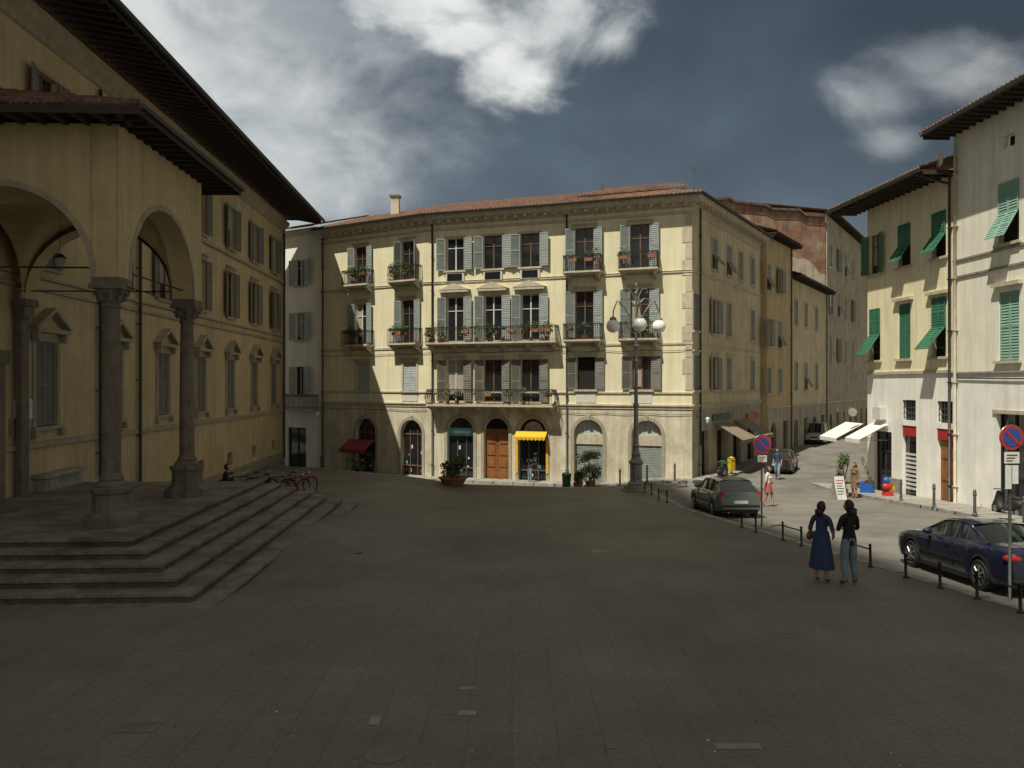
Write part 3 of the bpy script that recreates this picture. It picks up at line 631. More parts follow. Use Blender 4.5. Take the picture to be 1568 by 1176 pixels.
# ------------------------------------------------------------------ left palace
g=Geo(); dx=-.043; wl=lambda y:-13.4+dx*y
f=Fr((wl(12),12),(wl(55),55)); ops=[]; S=math.sqrt(1+dx*dx); tg='stone_trim_grey'
U=lambda y:(y-12)*S
bays=[24.7,29.3,33.9,38.5,43.1,47.7,52.3]; Z0=-2.4
for i,y in enumerate(bays):
    u=U(y)
    window(g,f,ops,u,1.2,11.35,13.6,'open' if i!=2 else 'closed','shutter_greygreen',tg,head=False,step=.09)
    window(g,f,ops,u,1.2,7.65,10.1,'open' if i>0 else 'closed','shutter_greygreen',tg,step=.09)
    window(g,f,ops,u,1.2,2.75,5.35,'closed','shutter_greygreen',tg,head=False,step=.07,tw=.18)
    fbox(g,'trim',tg,f,(u-.95,u+.95),(0,.3),(5.62,5.76))
    for s in (-1,1):
        g.add('pediments',tg,[f.pt(u+s*1.06,0,5.77),f.pt(u+s*1.06,.34,5.77),f.pt(u,.34,6.42),f.pt(u,0,6.42),f.pt(u+s*.86,.34,5.77),f.pt(u,.34,6.28),f.pt(u+s*.86,.0,5.77),f.pt(u,0,6.28)],[(0,1,2,3),(1,4,5,2),(4,6,7,5)])
    g.quad('pediments','plaster_left',f.pt(u-.9,.06,5.77),f.pt(u+.9,.06,5.77),f.pt(u,.06,6.3))
    for s in (-.85,.7): fbox(g,'brackets',tg,f,(u+s,u+s+.15),(.05,.26),(5.35,5.62)); fbox(g,'brackets',tg,f,(u+s,u+s+.15),(0,.18),(2.4,2.63))
    if y>35: ops.append((u-.45,u+.45,-.35,.35)); g.quad('window_glass','interior_dark',f.pt(u-.45,-.25,-.35),f.pt(u+.45,-.25,-.35),f.pt(u+.45,-.25,.35),f.pt(u-.45,-.25,.35))
u=U(21.2); ops.append((u-.9,u+.9,.7,4.6)); fbox(g,'door','wood_dark',f,(u-.9,u+.9),(-.3,-.24),(.7,4.6)); 
for s,t in ((-1.2,-.9),(.9,1.2)): fbox(g,'trim','stone_dark',f,(u+s,u+t),(0,.12),(.8,4.6))
fbox(g,'trim','stone_dark',f,(u-1.3,u+1.3),(0,.2),(4.6,5.0))
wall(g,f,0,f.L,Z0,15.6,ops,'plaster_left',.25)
PW=[(wl(12),12),(wl(55),55),(wl(55)-9,55.4)]
for z,h,d in ((2.2,.22,.1),(6.95,.16,.08),(7.3,.14,.12),(11.0,.2,.14)): molding(g,'string_courses',tg,PW,[(0,z-h/2),(d,z-h/2+.03),(d,z+h/2-.03),(0,z+h/2)])
molding(g,'cornice',tg,PW,[(0,14.5),(.1,14.55),(.1,14.75),(.3,14.95),(.35,15.2),(0,15.22)])
g.quad('end_wall','plaster_left',f.pt(f.L,0,Z0),f.pt(f.L,-12,Z0),f.pt(f.L,-12,15.6),f.pt(f.L,0,15.6))
V=[f.pt(0,-.1,16.0),f.pt(f.L+1.6,-.1,16.0),f.pt(f.L+1.6,2.25,15.62),f.pt(0,2.25,15.62)]
g.quad('soffit','wood_dark',*V); rafters(g,f,0,f.L+1.5,2.22,15.98,15.6,.55,h=.2,w=.12)
g.quad('soffit','wood_dark',f.pt(0,2.25,15.45),f.pt(f.L+1.6,2.25,15.45),f.pt(f.L+1.6,2.25,15.7),f.pt(0,2.25,15.7))
tiles(g,f.pt(0,2.4,15.72),f.pt(f.L+1.7,2.4,15.72),f.pt(0,-6,17.6),f.pt(f.L-4,-6,17.6),per=.26,course=.8)
tiles(g,f.pt(f.L+1.7,2.4,15.72),f.pt(f.L+1.7,-8,15.72),f.pt(f.L-4,-6,17.6),f.pt(f.L-4,-8,17.6),per=.26,course=.8)
molding(g,'gutter','pipe_copper',[tuple(f.pt(0,0,0))[:2],tuple(f.pt(f.L+1.6,0,0))[:2]],[(2.4,15.55),(2.53,15.55),(2.55,15.7),(2.4,15.72)])
for y in (28.,31.3,36.2,54.6): pipe(g,f,U(y),-1 if y>30 else .8,14.4,.14,r=.07)
fbox(g,'plaque','paint_white',f,(U(23.1)-.1,U(23.9)),(0,.04),(3.0,3.6)) ; fbox(g,'plaque','stone_grey',f,(U(22.75),U(23.3)),(0,.05),(2.55,3.05))
fbox(g,'marble_bench','kerb_stone',f,(U(23.9),U(26.4)),(0,.45),(1.2,1.32)); fbox(g,'marble_bench','kerb_stone',f,(U(24),U(26.3)),(0,.35),(.8,1.2))
fbox(g,'plinth','stone_grey',f,(U(28.2),f.L),(0,.08),(-2.3,-.6)); 
g.build('palace_building',(-15,35,-1.5))
# ------------------------------------------------------------------ portico
g=Geo(); fp=Fr((-9.3,18.5),(-9.3+dx*4.8,23.3)); LB=4.8; NB=-4.8; SP=6.5; ZT=10.0
def column(u,n):
    c=fp.pt(u,n,0)
    g.lathe('columns','stone_column',c,[(.62,.80),(.62,.98),(.56,1.0),(.54,1.06),(.43,1.12),(.41,1.5),(.46,1.56),(.48,1.66),(.42,1.68)],8,sq=True)
    g.lathe('columns','stone_column',c,[(.34,1.66),(.35,1.72),(.32,1.78),(.26,1.82),(.28,1.86),(.24,1.92),(.205,2.0),(.208,3.2),(.198,4.6),(.18,5.8),(.21,5.83),(.21,5.87),(.185,5.9),(.21,6.0),(.26,6.1),(.34,6.24)],24)
    g.obox('columns','stone_column',c,fp.u,fp.n,fp.k,(-.36,.36),(-.36,.36),(6.24,6.34)); g.obox('columns','stone_column',c,fp.u,fp.n,fp.k,(-.32,.32),(-.32,.32),(6.34,6.5))
    for a in range(8):
        t=a*math.pi/4+.39; p=c+Vector((math.cos(t)*.25,math.sin(t)*.25,5.98)); g.tube('columns','stone_column',[p,p+Vector((math.cos(t)*.05,math.sin(t)*.05,.14)),p+Vector((math.cos(t)*.13,math.sin(t)*.13,.2)),p+Vector((math.cos(t)*.1,math.sin(t)*.1,.12))],[.06,.05,.04,.02],5)
column(0,0); column(LB,0)
T=.3
fr=fp.off(T); wall(g,fr,-.34,LB+.34,SP,ZT,[(.34,LB-.34,SP,SP+(LB-.68)/2,True)],'plaster_left',2*T)
fb=Fr(tuple(fp.pt(LB+.34,-T,0))[:2],tuple(fp.pt(-.34,-T,0))[:2]); wall(g,fb,0,LB+.68,SP,ZT,[(.68,LB,SP,SP+(LB-.68)/2,True)],'plaster_left',.0)
fn=Fr(tuple(fp.pt(-T,NB,0))[:2],tuple(fp.pt(-T,0,0))[:2]); LN=-NB
wall(g,fn,0,LN+T,SP,ZT,[(.34,LN-.34,SP,SP+(LN-.68)/2,True)],'plaster_left',2*T)
fn2=Fr(tuple(fp.pt(T,0,0))[:2],tuple(fp.pt(T,NB,0))[:2]); wall(g,fn2,T,LN,SP,ZT,[(.34,LN-.34,SP,SP+(LN-.68)/2,True)],'plaster_left',0)
ff=Fr(tuple(fp.pt(LB+T,0,0))[:2],tuple(fp.pt(LB+T,NB,0))[:2]); wall(g,ff,-T,LN,SP,ZT,[(.34,LN-.34,SP,SP+(LN-.68)/2,True)],'plaster_left',2*T)
for fq,Lq in ((fr,LB),(fn,LN)):
    r=(Lq-.68)/2; m=Lq/2; K=20
    for i in range(K):
        t0,t1=math.pi*i/K,math.pi*(i+1)/K
        P=[(m-rr*math.cos(t),SP+rr*math.sin(t)) for rr in (r+.002,r+.14) for t in (t0,t1)]
        g.quad('archivolts','stone_trim_grey',*[fq.pt(P[k][0],.02,P[k][1]) for k in (0,1,3,2)]); g.quad('archivolts','stone_trim_grey',*[fq.pt(P[k][0],nn,P[k][1]) for k,nn in ((2,0),(2,.02),(3,.02),(3,0))])
K=24; r=(LB-.6)/2; vs=[];fs=[]
for i in range(K+1):
    for j in range(K+1):
        a=-r+2*r*i/K; b=-r+2*r*j/K; z=SP+max(math.sqrt(max(0,r*r-a*a)),math.sqrt(max(0,r*r-b*b)))+.12
        vs.append(fp.pt(LB/2+a*1.02,NB/2+b*1.02,z))
for i in range(K):
    for j in range(K): fs.append((i*(K+1)+j,i*(K+1)+j+1,(i+1)*(K+1)+j+1,(i+1)*(K+1)+j))
g.add('vault','plaster_left',vs,fs,True)
for u in (0,LB):
    c=fp.pt(u,NB+.05,0); g.obox('responds','stone_column',c,fp.u,fp.n,fp.k,(-.34,.34),(0,.34),(6.3,6.5)); g.obox('responds','stone_column',c,fp.u,fp.n,fp.k,(-.26,.26),(0,.25),(5.95,6.3)); g.obox('responds','stone_column',c,fp.u,fp.n,fp.k,(-.2,.2),(0,.14),(.8,5.95))
for a,b in (((0,0),(0,NB)),((LB,0),(LB,NB)),((0,0),(LB,0))):
    g.tube('tie_rods','iron_black',[fp.pt(a[0],a[1],6.75),fp.pt(b[0],b[1],6.75)],.022,6)
g.tube('tie_rods','iron_black',[fp.pt(0,.0,6.4),fp.pt(0,.9,6.15)],.015,5)
p=fp.pt(LB/2,NB/2,0); g.tube('hanging_lamp','iron_black',[p+Vector((0,0,8.6)),p+Vector((0,0,7.45))],.008,4); g.lathe('hanging_lamp','iron_black',p,[(.05,7.45),(.16,7.36),(.16,7.33)],10); g.lathe('hanging_lamp_glass','curtain',p,[(.14,7.33),(.10,7.05),(.03,7.0)],10)
ua,ub,no=-1.25,LB+1.45,1.15; za,zt=10.12,11.5
g.quad('soffit','wood_dark',fp.pt(ua,NB,za-.03),fp.pt(ub,NB,za-.03),fp.pt(ub,no,za-.03),fp.pt(ua,no,za-.03))
for a,b in (((ua,NB),(ua,no)),((ua,no),(ub,no)),((ub,no),(ub,NB))): g.quad('fascia','wood_dark',fp.pt(*a,za-.2),fp.pt(*b,za-.2),fp.pt(*b,za+.02),fp.pt(*a,za+.02))
fo=fp.off(0); rafters(g,fo,ua+.1,ub-.1,no-.03,za-.04,za-.04,.45,h=.13,n0=T)
fno=Fr(tuple(fp.pt(0,NB,0))[:2],tuple(fp.pt(0,no,0))[:2]); rafters(g,fno,.1,fno.L-.1,-ua-.03,za-.04,za-.04,.45,h=.13,n0=T)
h0,h1=fp.pt(ua+3,NB,zt),fp.pt(ub-3,NB,zt)
tiles(g,fp.pt(ua,no,za),fp.pt(ub,no,za),h0,h1,course=.5); tiles(g,fp.pt(ua,NB,za),fp.pt(ua,no,za),fp.pt(ua+2.9,NB,zt),h0,course=.5); tiles(g,fp.pt(ub,no,za),fp.pt(ub,NB,za),h1,fp.pt(ub-2.9,NB,zt),course=.5)
molding(g,'gutter','pipe_copper',[tuple(fp.pt(ua,0,0))[:2],tuple(fp.pt(ub,0,0))[:2]],[(no,za-.08),(no+.11,za-.08),(no+.12,za+.02),(no,za+.04)])
g.build('portico',(-11.5,21,.8))
g=Geo()
for k in range(7):
    e=.49*k; zt=.8-.165*k
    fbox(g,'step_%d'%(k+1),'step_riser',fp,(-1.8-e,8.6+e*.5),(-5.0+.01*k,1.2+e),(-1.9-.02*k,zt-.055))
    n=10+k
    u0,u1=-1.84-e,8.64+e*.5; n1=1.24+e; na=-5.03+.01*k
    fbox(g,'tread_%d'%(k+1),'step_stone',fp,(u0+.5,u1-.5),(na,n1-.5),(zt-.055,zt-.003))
    for j in range(n):
        a=u0+(u1-u0)*j/n; b=u0+(u1-u0)*(j+1)/n; w=R.uniform(-.012,.012); fbox(g,'nosing_%d'%(k+1),'step_stone',fp,(a+.004,b-.004),(n1-.51,n1+w),(zt-.055,zt+R.uniform(-.004,.004)))
    m=9
    for j in range(m):
        a=na+(n1-.51-na)*j/m; b=na+(n1-.51-na)*(j+1)/m; w=R.uniform(-.012,.012); fbox(g,'nosing_%d'%(k+1),'step_stone',fp,(u0+w,u0+.51),(a+.004,b-.004),(zt-.055,zt+R.uniform(-.004,.004)))
g.build('stone_steps',(-9,20,0))
# ------------------------------------------------------------------ sun direction, unseen cloudlike blocker added to shade the square
sun_to=Vector((-.30,-.40,.866)).normalized()
g=Geo(); hC=150.; off=sun_to*(hC/sun_to.z)
out=[(9.8,-60),(9.9,8),(9.6,18),(8.6,28),(8.4,37),(8.7,42.5),(7.8,44.6),(4,45.0),(0,45.3),(-6,46.2),(-12,49),(-30,52),(-75,50),(-90,0),(-60,-60)]  # blocker outline, drawn from the wanted shadow edge on the ground
P=[]
for i in range(len(out)):
    a=Vector((*out[i],0)); b=Vector((*out[(i+1)%len(out)],0)); n=max(1,int((b-a).length/2.5))
    for k in range(n):
        p=a.lerp(b,k/n); P.append(p+Vector((R.uniform(-.25,.25),R.uniform(-.25,.25),0)))
Cn=Vector((-30,-5,0)); vs=[];fs=[];n=len(P); TR=[0,.03,.1,.22,.4,.6,.8,.97]
for t in TR:
    for p in P: q=p.lerp(Cn,t); vs.append(q+off+Vector((0,0,26*(1-(1-t)**2)*(1+.25*math.sin(q.x*.21)*math.cos(q.y*.17)))))
for j in range(len(TR)-1):
    for i in range(n): fs.append((j*n+i,j*n+(i+1)%n,(j+1)*n+(i+1)%n,(j+1)*n+i))
fs.append(list(range(n))[::-1]); fs.append([(len(TR)-1)*n+i for i in range(n)])
g.add('blocker_shell','blocker_white',vs,fs,True); g.build('shade_blocker',tuple(off+Cn))
# ------------------------------------------------------------------ ground
def sheet(name,mat,xs,ys,zf):
    vs=[(x,y,zf(x,y)) for y in ys for x in xs]; w=len(xs); fs=[(j*w+i,j*w+i+1,(j+1)*w+i+1,(j+1)*w+i) for j in range(len(ys)-1) for i in range(w-1)]
    me=bpy.data.meshes.new(name); me.from_pydata(vs,[],fs); me.materials.append(MATS[mat]); me.update(); me.polygons.foreach_set('use_smooth',[True]*len(fs)); o=bpy.data.objects.new(name,me); scene.collection.objects.link(o); return o
def fr_(a,b,s): n=int(round((b-a)/s)); return [a+(b-a)*i/n for i in range(n+1)]
sheet('ground','asphalt',[-600,-200,-80]+fr_(-40,60,1)+[120,300,600],[-600,-100,-40]+fr_(-20,110,1)+[200,400,900],gz)
EP=[(-60,53),(-20,52),(-11.8,49),(-3.5,42.6),(2.5,41.2),(8.6,41.2)]
def ye(x):
    for (a,b),(c,d) in zip(EP,EP[1:]):
        if a<=x<=c: return b+(d-b)*(x-a)/(c-a)
    return 41.2
def sx_(x,y): return x+(xr(y)-8.6)*max(0,min(1,(x+5)/13.6))
xs=[-60,-40,-30]+fr_(-25,8.6,.7); ny=90; vs=[];fs=[]
for i,x in enumerate(xs):
    y1=ye(x)
    for j in range(ny+1):
        y=-20+(y1+20)*j/ny; X=sx_(x,y); vs.append((X,y,ps(X,y)))
    X=sx_(x,y1); vs.append((X,y1,ps(X,y1)-1.2))
w=ny+2
for i in range(len(xs)-1):
    for j in range(ny+1): fs.append((i*w+j,(i+1)*w+j,(i+1)*w+j+1,i*w+j+1))
o=len(vs)
for j in range(ny+1): y=-20+(61.2)*j/ny; vs.append((xr(y),y,ps(8.6,y)-.4))
k=(len(xs)-1)*w
for j in range(ny): fs.append((k+j,o+j,o+j+1,k+j+1))
me=bpy.data.meshes.new('piazza_pavement'); me.from_pydata(vs,[],fs); me.materials.append(MATS['paving']); me.update(); ob=bpy.data.objects.new('piazza_pavement',me); scene.collection.objects.link(ob)
g=Geo()
def kerb(g,pts,zf,w=.3,h=.012,mat='kerb_stone'):
    P=offset([(p[0],p[1]) for p in pts],0); Q=offset([(p[0],p[1]) for p in pts],-w)
    for i in range(len(P)-1):
        n=max(1,int((P[i+1]-P[i]).length/1.2))
        for k in range(n):
            a=P[i].lerp(P[i+1],k/n+.004);b=P[i].lerp(P[i+1],(k+1)/n-.004);c=Q[i].lerp(Q[i+1],(k+1)/n-.004);d=Q[i].lerp(Q[i+1],k/n+.004)
            T4=[Vector((v.x,v.y,zf(v.x,v.y)+h)) for v in (a,b,c,d)]; g.add('kerbstones',mat,T4+[v-Vector((0,0,.5)) for v in T4],[(0,1,2,3),(0,4,5,1),(1,5,6,2),(2,6,7,3),(3,7,4,0)])
kerb(g,[(xr(8.01)+.02,8),(xr(31.4)+.02,31.4),(7.02,41.3),(2.5,41.3),(-3.5,42.7),(-11.8,49.1)],ps)
g.build('kerb',(0,41,-1.3))
g=Geo()
def pavestrip(pl,wd):
    P=offset(pl,0.01);Q=offset(pl,wd)
    for i in range(len(P)-1):
        n=max(3,int((P[i+1]-P[i]).length/1.1))
        for k in range(n):
            a,b,c,d=P[i].lerp(P[i+1],k/n),P[i].lerp(P[i+1],(k+1)/n-.006),Q[i].lerp(Q[i+1],(k+1)/n-.006),Q[i].lerp(Q[i+1],k/n)
            V=[Vector((v.x,v.y,gz(v.x,v.y)+.14+R.uniform(0,.004))) for v in (a,b,c,d)]; g.quad('slabs','kerb_stone',*V); g.quad('slabs','kerb_stone',V[3],V[2],V[2]-Vector((0,0,.4)),V[3]-Vector((0,0,.4)))
pavestrip(PL,1.4); pavestrip([(18.25,43.0),(18.3,41.0),(18.8,33.9),(19.5,20)],2.1)
g.build('pavement',(5,45,-1.8))
g=Geo()
for px,y,w,d,m in ((715,9.8,.22,.14,'kerb_stone'),(1130,8.9,.5,.14,'stone_grey'),(715,10.6,.2,.1,'kerb_stone'),(210,9.4,.5,.3,'stone_dark'),(590,8.7,.0,.0,'stone_grey'),(575,9.6,.12,.3,'stone_grey'),(920,21,.5,.3,'kerb_stone'),(540,20,.5,.25,'stone_dark'),(1210,12.8,.3,.3,'stone_dark')):
    x=(px-784)/1220*y; z=ps(x,y)+.005
    if w: g.quad('slab',m,Vector((x-w/2,y-d/2,z)),Vector((x+w/2,y-d/2,z)),Vector((x+w/2,y+d/2,z)),Vector((x-w/2,y+d/2,z)))
    else: g.add('cover','stone_dark',[(x+.22*math.cos(t*.39),y+.22*math.sin(t*.39),z) for t in range(16)],[list(range(16))])
g.build('manhole_covers',(0,9,0))
g=Geo()
for _ in range(260):
    y=8+R.random()**1.5*30; x=R.uniform(-.5,.5)*y; z=ps(x,y)+.006; s=R.uniform(.008,.028); a=R.uniform(0,3); 
    g.add('chips',R.choice(('kerb_stone','terracotta','leaf_green','paint_white')),[(x+s*math.cos(a+t*1.57)*R.uniform(.5,1.2),y+s*math.sin(a+t*1.57)*R.uniform(.5,1.2),z+R.uniform(0,.008)) for t in range(4)],[(0,1,2,3)])
g.build('ground_litter',(0,15,0))
# ------------------------------------------------------------------ street lamp
g=Geo(); lx,ly=6.2,39.8; lz=ps(lx,ly)
c=(0,0,0)
g.lathe('base','stone_grey',c,[(.75,0),(.75,.14),(.6,.15),(.6,.3)],8,sq=True)
g.lathe('pedestal','lamp_iron',c,[(.42,.3),(.42,.42),(.34,.5),(.30,.6),(.30,1.35),(.36,1.42),(.36,1.5),(.26,1.6),(.2,1.75)],8,sq=True)
g.lathe('shaft','lamp_iron',c,[(.2,1.75),(.24,1.85),(.17,1.98),(.14,2.2),(.19,2.28),(.14,2.36),(.12,2.9),(.11,4.2),(.15,4.26),(.15,4.34),(.10,4.42),(.085,6.4),(.13,6.46),(.13,6.54),(.085,6.6),(.075,8.0),(.11,8.06),(.08,8.14),(.055,8.3),(.05,9.8),(.09,9.87),(.09,9.93),(.03,10.0),(.025,10.2),(.06,10.28),(.03,10.38),(.005,10.5)],14)
for ang in (0,math.pi,-math.pi/2-.1):
    d=Vector((math.cos(ang),math.sin(ang),0)); k=Vector((0,0,1)); Ra=1.15
    pts=[d*.06+k*8.3]+[d*(.12+(Ra-.12)*t)+k*(8.3+1.0*math.sin(math.pi*t*.62)+.25*t) for t in (.12,.25,.4,.55,.7,.82)]+[d*Ra+k*9.05,d*(Ra+.02)+k*8.75]
    g.tube('arm','lamp_iron',pts,.035,6)
    pts=[d*(.08)+k*9.3,d*.4+k*9.65,d*.75+k*9.6,d*.85+k*9.35,d*.7+k*9.22,d*.6+k*9.35]; g.tube('scroll','lamp_iron',pts,.025,5)
    pts=[d*(.07)+k*9.6,d*.3+k*10.1,d*.55+k*10.15,d*.6+k*9.95,d*.48+k*9.9]; g.tube('scroll','lamp_iron',pts,.022,5)
    pts=[d*(.07)+k*7.9,d*.35+k*8.1,d*.55+k*8.45,d*.42+k*8.65,d*.3+k*8.5]; g.tube('scroll','lamp_iron',pts,.025,5)
    p=d*(Ra+.02); g.lathe('cap','lamp_iron',p,[(.03,8.75),(.16,8.66),(.19,8.56),(.15,8.54)],12); g.ell('globe','opal_glass',p+k*8.26,(.34,.34,.34),18,12)
g.lathe('ring','lamp_iron',c,[(.11,7.2),(.2,7.24),(.2,7.3),(.11,7.34)],12)
g.build('street_lamp',(lx,ly,lz-.03),.1,world=False)
# ------------------------------------------------------------------ signs, posts, barriers
def sign(x,y,h,low=False,zfn=ps,sc=1.):
    g=Geo(); g.tube('pole','iron_grey',[(0,0,0),(0,0,h)],.03,8)
    zc=h-.35*sc; g.lathe('rim','alloy',(0,-.05,zc),[(.305*sc,-.005),(.31*sc,.0),(.305*sc,.012)],28,'y')
    g.lathe('disc','sign_red',(0,-.062,zc),[(.30*sc,-.003),(.30*sc,.004)],28,'y'); g.lathe('disc_face','sign_blue',(0,-.07,zc),[(.225*sc,-.003),(.225*sc,.003)],28,'y')
    X=Vector((.707,0,-.707));Z=Vector((.707,0,.707)); g.obox('slash','sign_red',Vector((0,-.078,zc)),X,Vector((0,1,0)),Z,(-.24*sc,.24*sc),(-.002,.002),(-.03*sc,.03*sc))
    z1=zc-.36*sc; g.box('plate','paint_white',-.15,.15,-.065,-.05,z1-.22,z1)
    for k in range(3): g.box('plate_text','black_trim',-.11,.11-.05*k,-.069,-.066,z1-.07-.055*k,z1-.05-.055*k)
    if low: g.box('plate_low','paint_white',-.13,-.01,-.065,-.05,z1-.72,z1-.26); g.box('plate_low','paint_white',.01,.13,-.065,-.05,z1-.62,z1-.26)
    g.build('traffic_sign',(x,y,zfn(x,y)-.01),.05,world=False)
sign(8.15,26.0,3.05); sign(9.75,15.6,3.5,True,gz,.8)
def barrier(x,y,ang,L=1.1):
    g=Geo(); h=.5
    for s in (0,L): g.tube('post','iron_black',[(s,0,-.05),(s,0,h)],.03,8); g.ell('cap','iron_black',(s,0,h+.015),(.04,.04,.03),8,5); g.lathe('foot','iron_black',(s,0,0),[(.07,0),(.06,.03),(.035,.05)],8)
    g.tube('bar','iron_black',[(0,0,h-.08),(L,0,h-.08)],.018,6)
    r=g.build('bollard_rail',(x,y,ps(x,y)),ang,world=False); r.rotation_euler=(0,.05,ang)
for y in (37.5,33.8,24.6,21.8,18.6,16.2,14.1,11.6): barrier(xr(y)-.42,y,1.70+R.uniform(-.03,.03))
def bollard(x,y,zf=gz):
    g=Geo(); g.lathe('post','iron_grey',(0,0,0),[(.09,0),(.09,.08),(.055,.12),(.05,.75),(.07,.78),(.07,.82),(.05,.86),(.06,.93),(.02,.99)],10); g.build('bollard',(x,y,zf(x,y)+.1),0,world=False)
for y in (23.5,26.2,29,31.8,34.5): bollard(16.85,y)
for t in (.1,.3,.5,.7,.9): q=f3.pt(f3.L*t,1.3,0); bollard(q.x,q.y)
for t in (.15,.4,.65,.9): q=f1.pt(f1.L*t,1.3,0); bollard(q.x,q.y)
# ------------------------------------------------------------------ plants
def potplant(name,x,y,zf,pr,ph,R_,H_,n,mats=('leaf_dark','leaf_green')):
    g=Geo(); g.lathe('pot','terracotta',(0,0,0),[(pr*.7,0),(pr*.95,ph*.85),(pr*1.05,ph*.87),(pr*1.05,ph),(pr*.9,ph),(pr*.88,ph-.05)],14)
    for k in range(7):
        a=k*.9; p=[(0,0,ph-.05),(math.cos(a)*R_*.3,math.sin(a)*R_*.3,ph+H_*.35),(math.cos(a)*R_*.7,math.sin(a)*R_*.7,ph+H_*R.uniform(.55,.9))]; g.tube('stems','wood_dark',p,[.035,.022,.008],5)
    for k in range(16):
        a=R.uniform(0,6.28);r=R_*R.uniform(.1,.85); z=ph+H_*R.uniform(.12,.95); g.leaves('foliage',mats[k%2],(math.cos(a)*r,math.sin(a)*r,z),(R_*.36,R_*.36,H_*.17),n//16,.07)
    g.build(name,(x,y,zf(x,y)),0,world=False)
potplant('planter_shrub',-3.1,41.9,ps,.75,.4,.8,1.1,1300)
potplant('potted_shrub',4.45,45.2,gz,.3,.45,.75,1.7,1600)
potplant('potted_shrub',3.7,44.6,gz,.28,.45,.4,.7,500)
potplant('potted_shrub',-9.8,50.5,gz,.28,.4,.45,.8,500)
potplant('potted_tree',15.6,37.6,gz,.26,.4,.45,1.6,700)
g=Geo(); g.lathe('body','plastic_green',(0,0,0),[(.22,0),(.26,.75),(.28,.78),(.28,.84),(.2,.92),(.05,.96)],12); g.box('lid','black_trim',-.1,.1,-.28,-.2,.66,.74); g.build('litter_bin',(3.1,45.3,gz(3.1,45.3)),0,world=False)
# ------------------------------------------------------------------ bicycles
def bicycle(x,y,ang,mat,zf=ps,lean=.12):
    g=Geo(); g.T=Matrix.Rotation(lean,4,'X')
    for wx in (-.52,.52):
        g.tube('tyre','rubber',[(wx+.33*math.cos(t*math.pi/12),0,.34+.33*math.sin(t*math.pi/12)) for t in range(24)],.02,6,True); g.tube('rim','chrome',[(wx+.305*math.cos(t*math.pi/12),0,.34+.305*math.sin(t*math.pi/12)) for t in range(24)],.01,4,True)
        for k in range(10): t=k*math.pi/5; g.tube('spokes','chrome',[(wx,0,.34),(wx+.3*math.cos(t),0,.34+.3*math.sin(t))],.003,3)
        g.tube('mudguard',mat,[(wx+.37*math.cos(t*math.pi/10),0,.34+.37*math.sin(t*math.pi/10)) for t in range(2,10)],.014,4)
    bb=(-.08,0,.30);st=(-.22,0,.78);hd=(.36,0,.80);hl=(.40,0,.68)
    for a,b in ((bb,st),(st,hd),(bb,hl),(hd,hl),(bb,(-.52,0,.34)),(st,(-.52,0,.34)),(hl,(.52,0,.34))): g.tube('frame',mat,[a,b],.019,6)
    g.tube('seatpost','chrome',[st,(-.25,0,.90)],.013,5); g.ell('saddle','black_trim',(-.27,0,.93),(.14,.08,.04),10,6)
    g.tube('stem','chrome',[hd,(.34,0,.98)],.013,5); g.tube('handlebar','chrome',[(.22,-.27,1.0),(.36,-.2,1.0),(.35,0,.98),(.36,.2,1.0),(.22,.27,1.0)],.012,5)
    g.tube('chainring','chrome',[(-.08+.09*math.cos(t*.52),.04,.30+.09*math.sin(t*.52)) for t in range(12)],.006,4,True); g.tube('crank','chrome',[(-.08,.05,.30),(.02,.06,.18)],.01,4); g.box('pedal','black_trim',-.03,.07,.06,.14,.17,.19)
    g.lathe('headlight','chrome',(.42,0,.86),[(.02,-.03),(.04,.03)],8,'x')
    g.build('bicycle',(x,y,zf(x,y)),ang,world=False)
for x,y,a,m in ((-9.6,32.2,.35,'iron_black'),(-10.3,33.0,-.4,'iron_grey'),(-9.0,33.6,.7,'sign_red'),(-11.2,32.6,.1,'iron_black'),(-8.8,32.0,1.0,'iron_black')): bicycle(x,y,a,m)
g=Geo()
for k in range(7): g.tube('hoop','iron_grey',[(k*.4,0,0),(k*.4,.0,.5),(k*.4+.12,0,.55),(k*.4+.15,0,0)],.015,5)
g.tube('rail','iron_grey',[(0,0,.03),(2.6,0,.03)],.02,5); g.build('bicycle_rack',(-11,34.3,ps(-11,34.3)),.1,world=False)
def scooter(x,y,ang,mat):
    g=Geo()
    for wx in (-.62,.62): g.lathe('wheel','rubber',(wx,0,.25),[(.13,-.055),(.23,-.05),(.25,-.02),(.25,.02),(.23,.05),(.13,.055)],18,'y'); g.lathe('hub','alloy',(wx,0,.25),[(.12,-.06),(.12,.06)],12,'y')
    g.ell('rear_body',mat,(-.45,0,.58),(.42,.17,.2)); g.box('floor',mat,-.15,.38,-.16,.16,.26,.33); g.ell('seat','black_trim',(-.38,0,.78),(.36,.14,.07))
    g.tube('shield',mat,[(.38,0,.3),(.47,0,.6),(.42,0,.92)],[.14,.17,.1],10); g.ell('front_fender',mat,(.6,0,.45),(.2,.1,.12)); g.tube('handlebar','black_trim',[(.3,-.32,1.02),(.42,-.1,1.0),(.42,.1,1.0),(.3,.32,1.02)],.02,6)
    g.ell('headlight','headlamp',(.54,0,.88),(.05,.08,.06),10,6); g.tube('mirror','black_trim',[(.36,-.25,1.0),(.38,-.3,1.22)],.008,4); g.ell('mirror_head','black_trim',(.38,-.31,1.25),(.02,.06,.04),8,5)
    g.build('scooter',(x,y,gz(x,y)),ang,world=False)
scooter(11.9,45.0,1.0,'black_trim'); scooter(18.4,29.6,1.6,'black_trim')
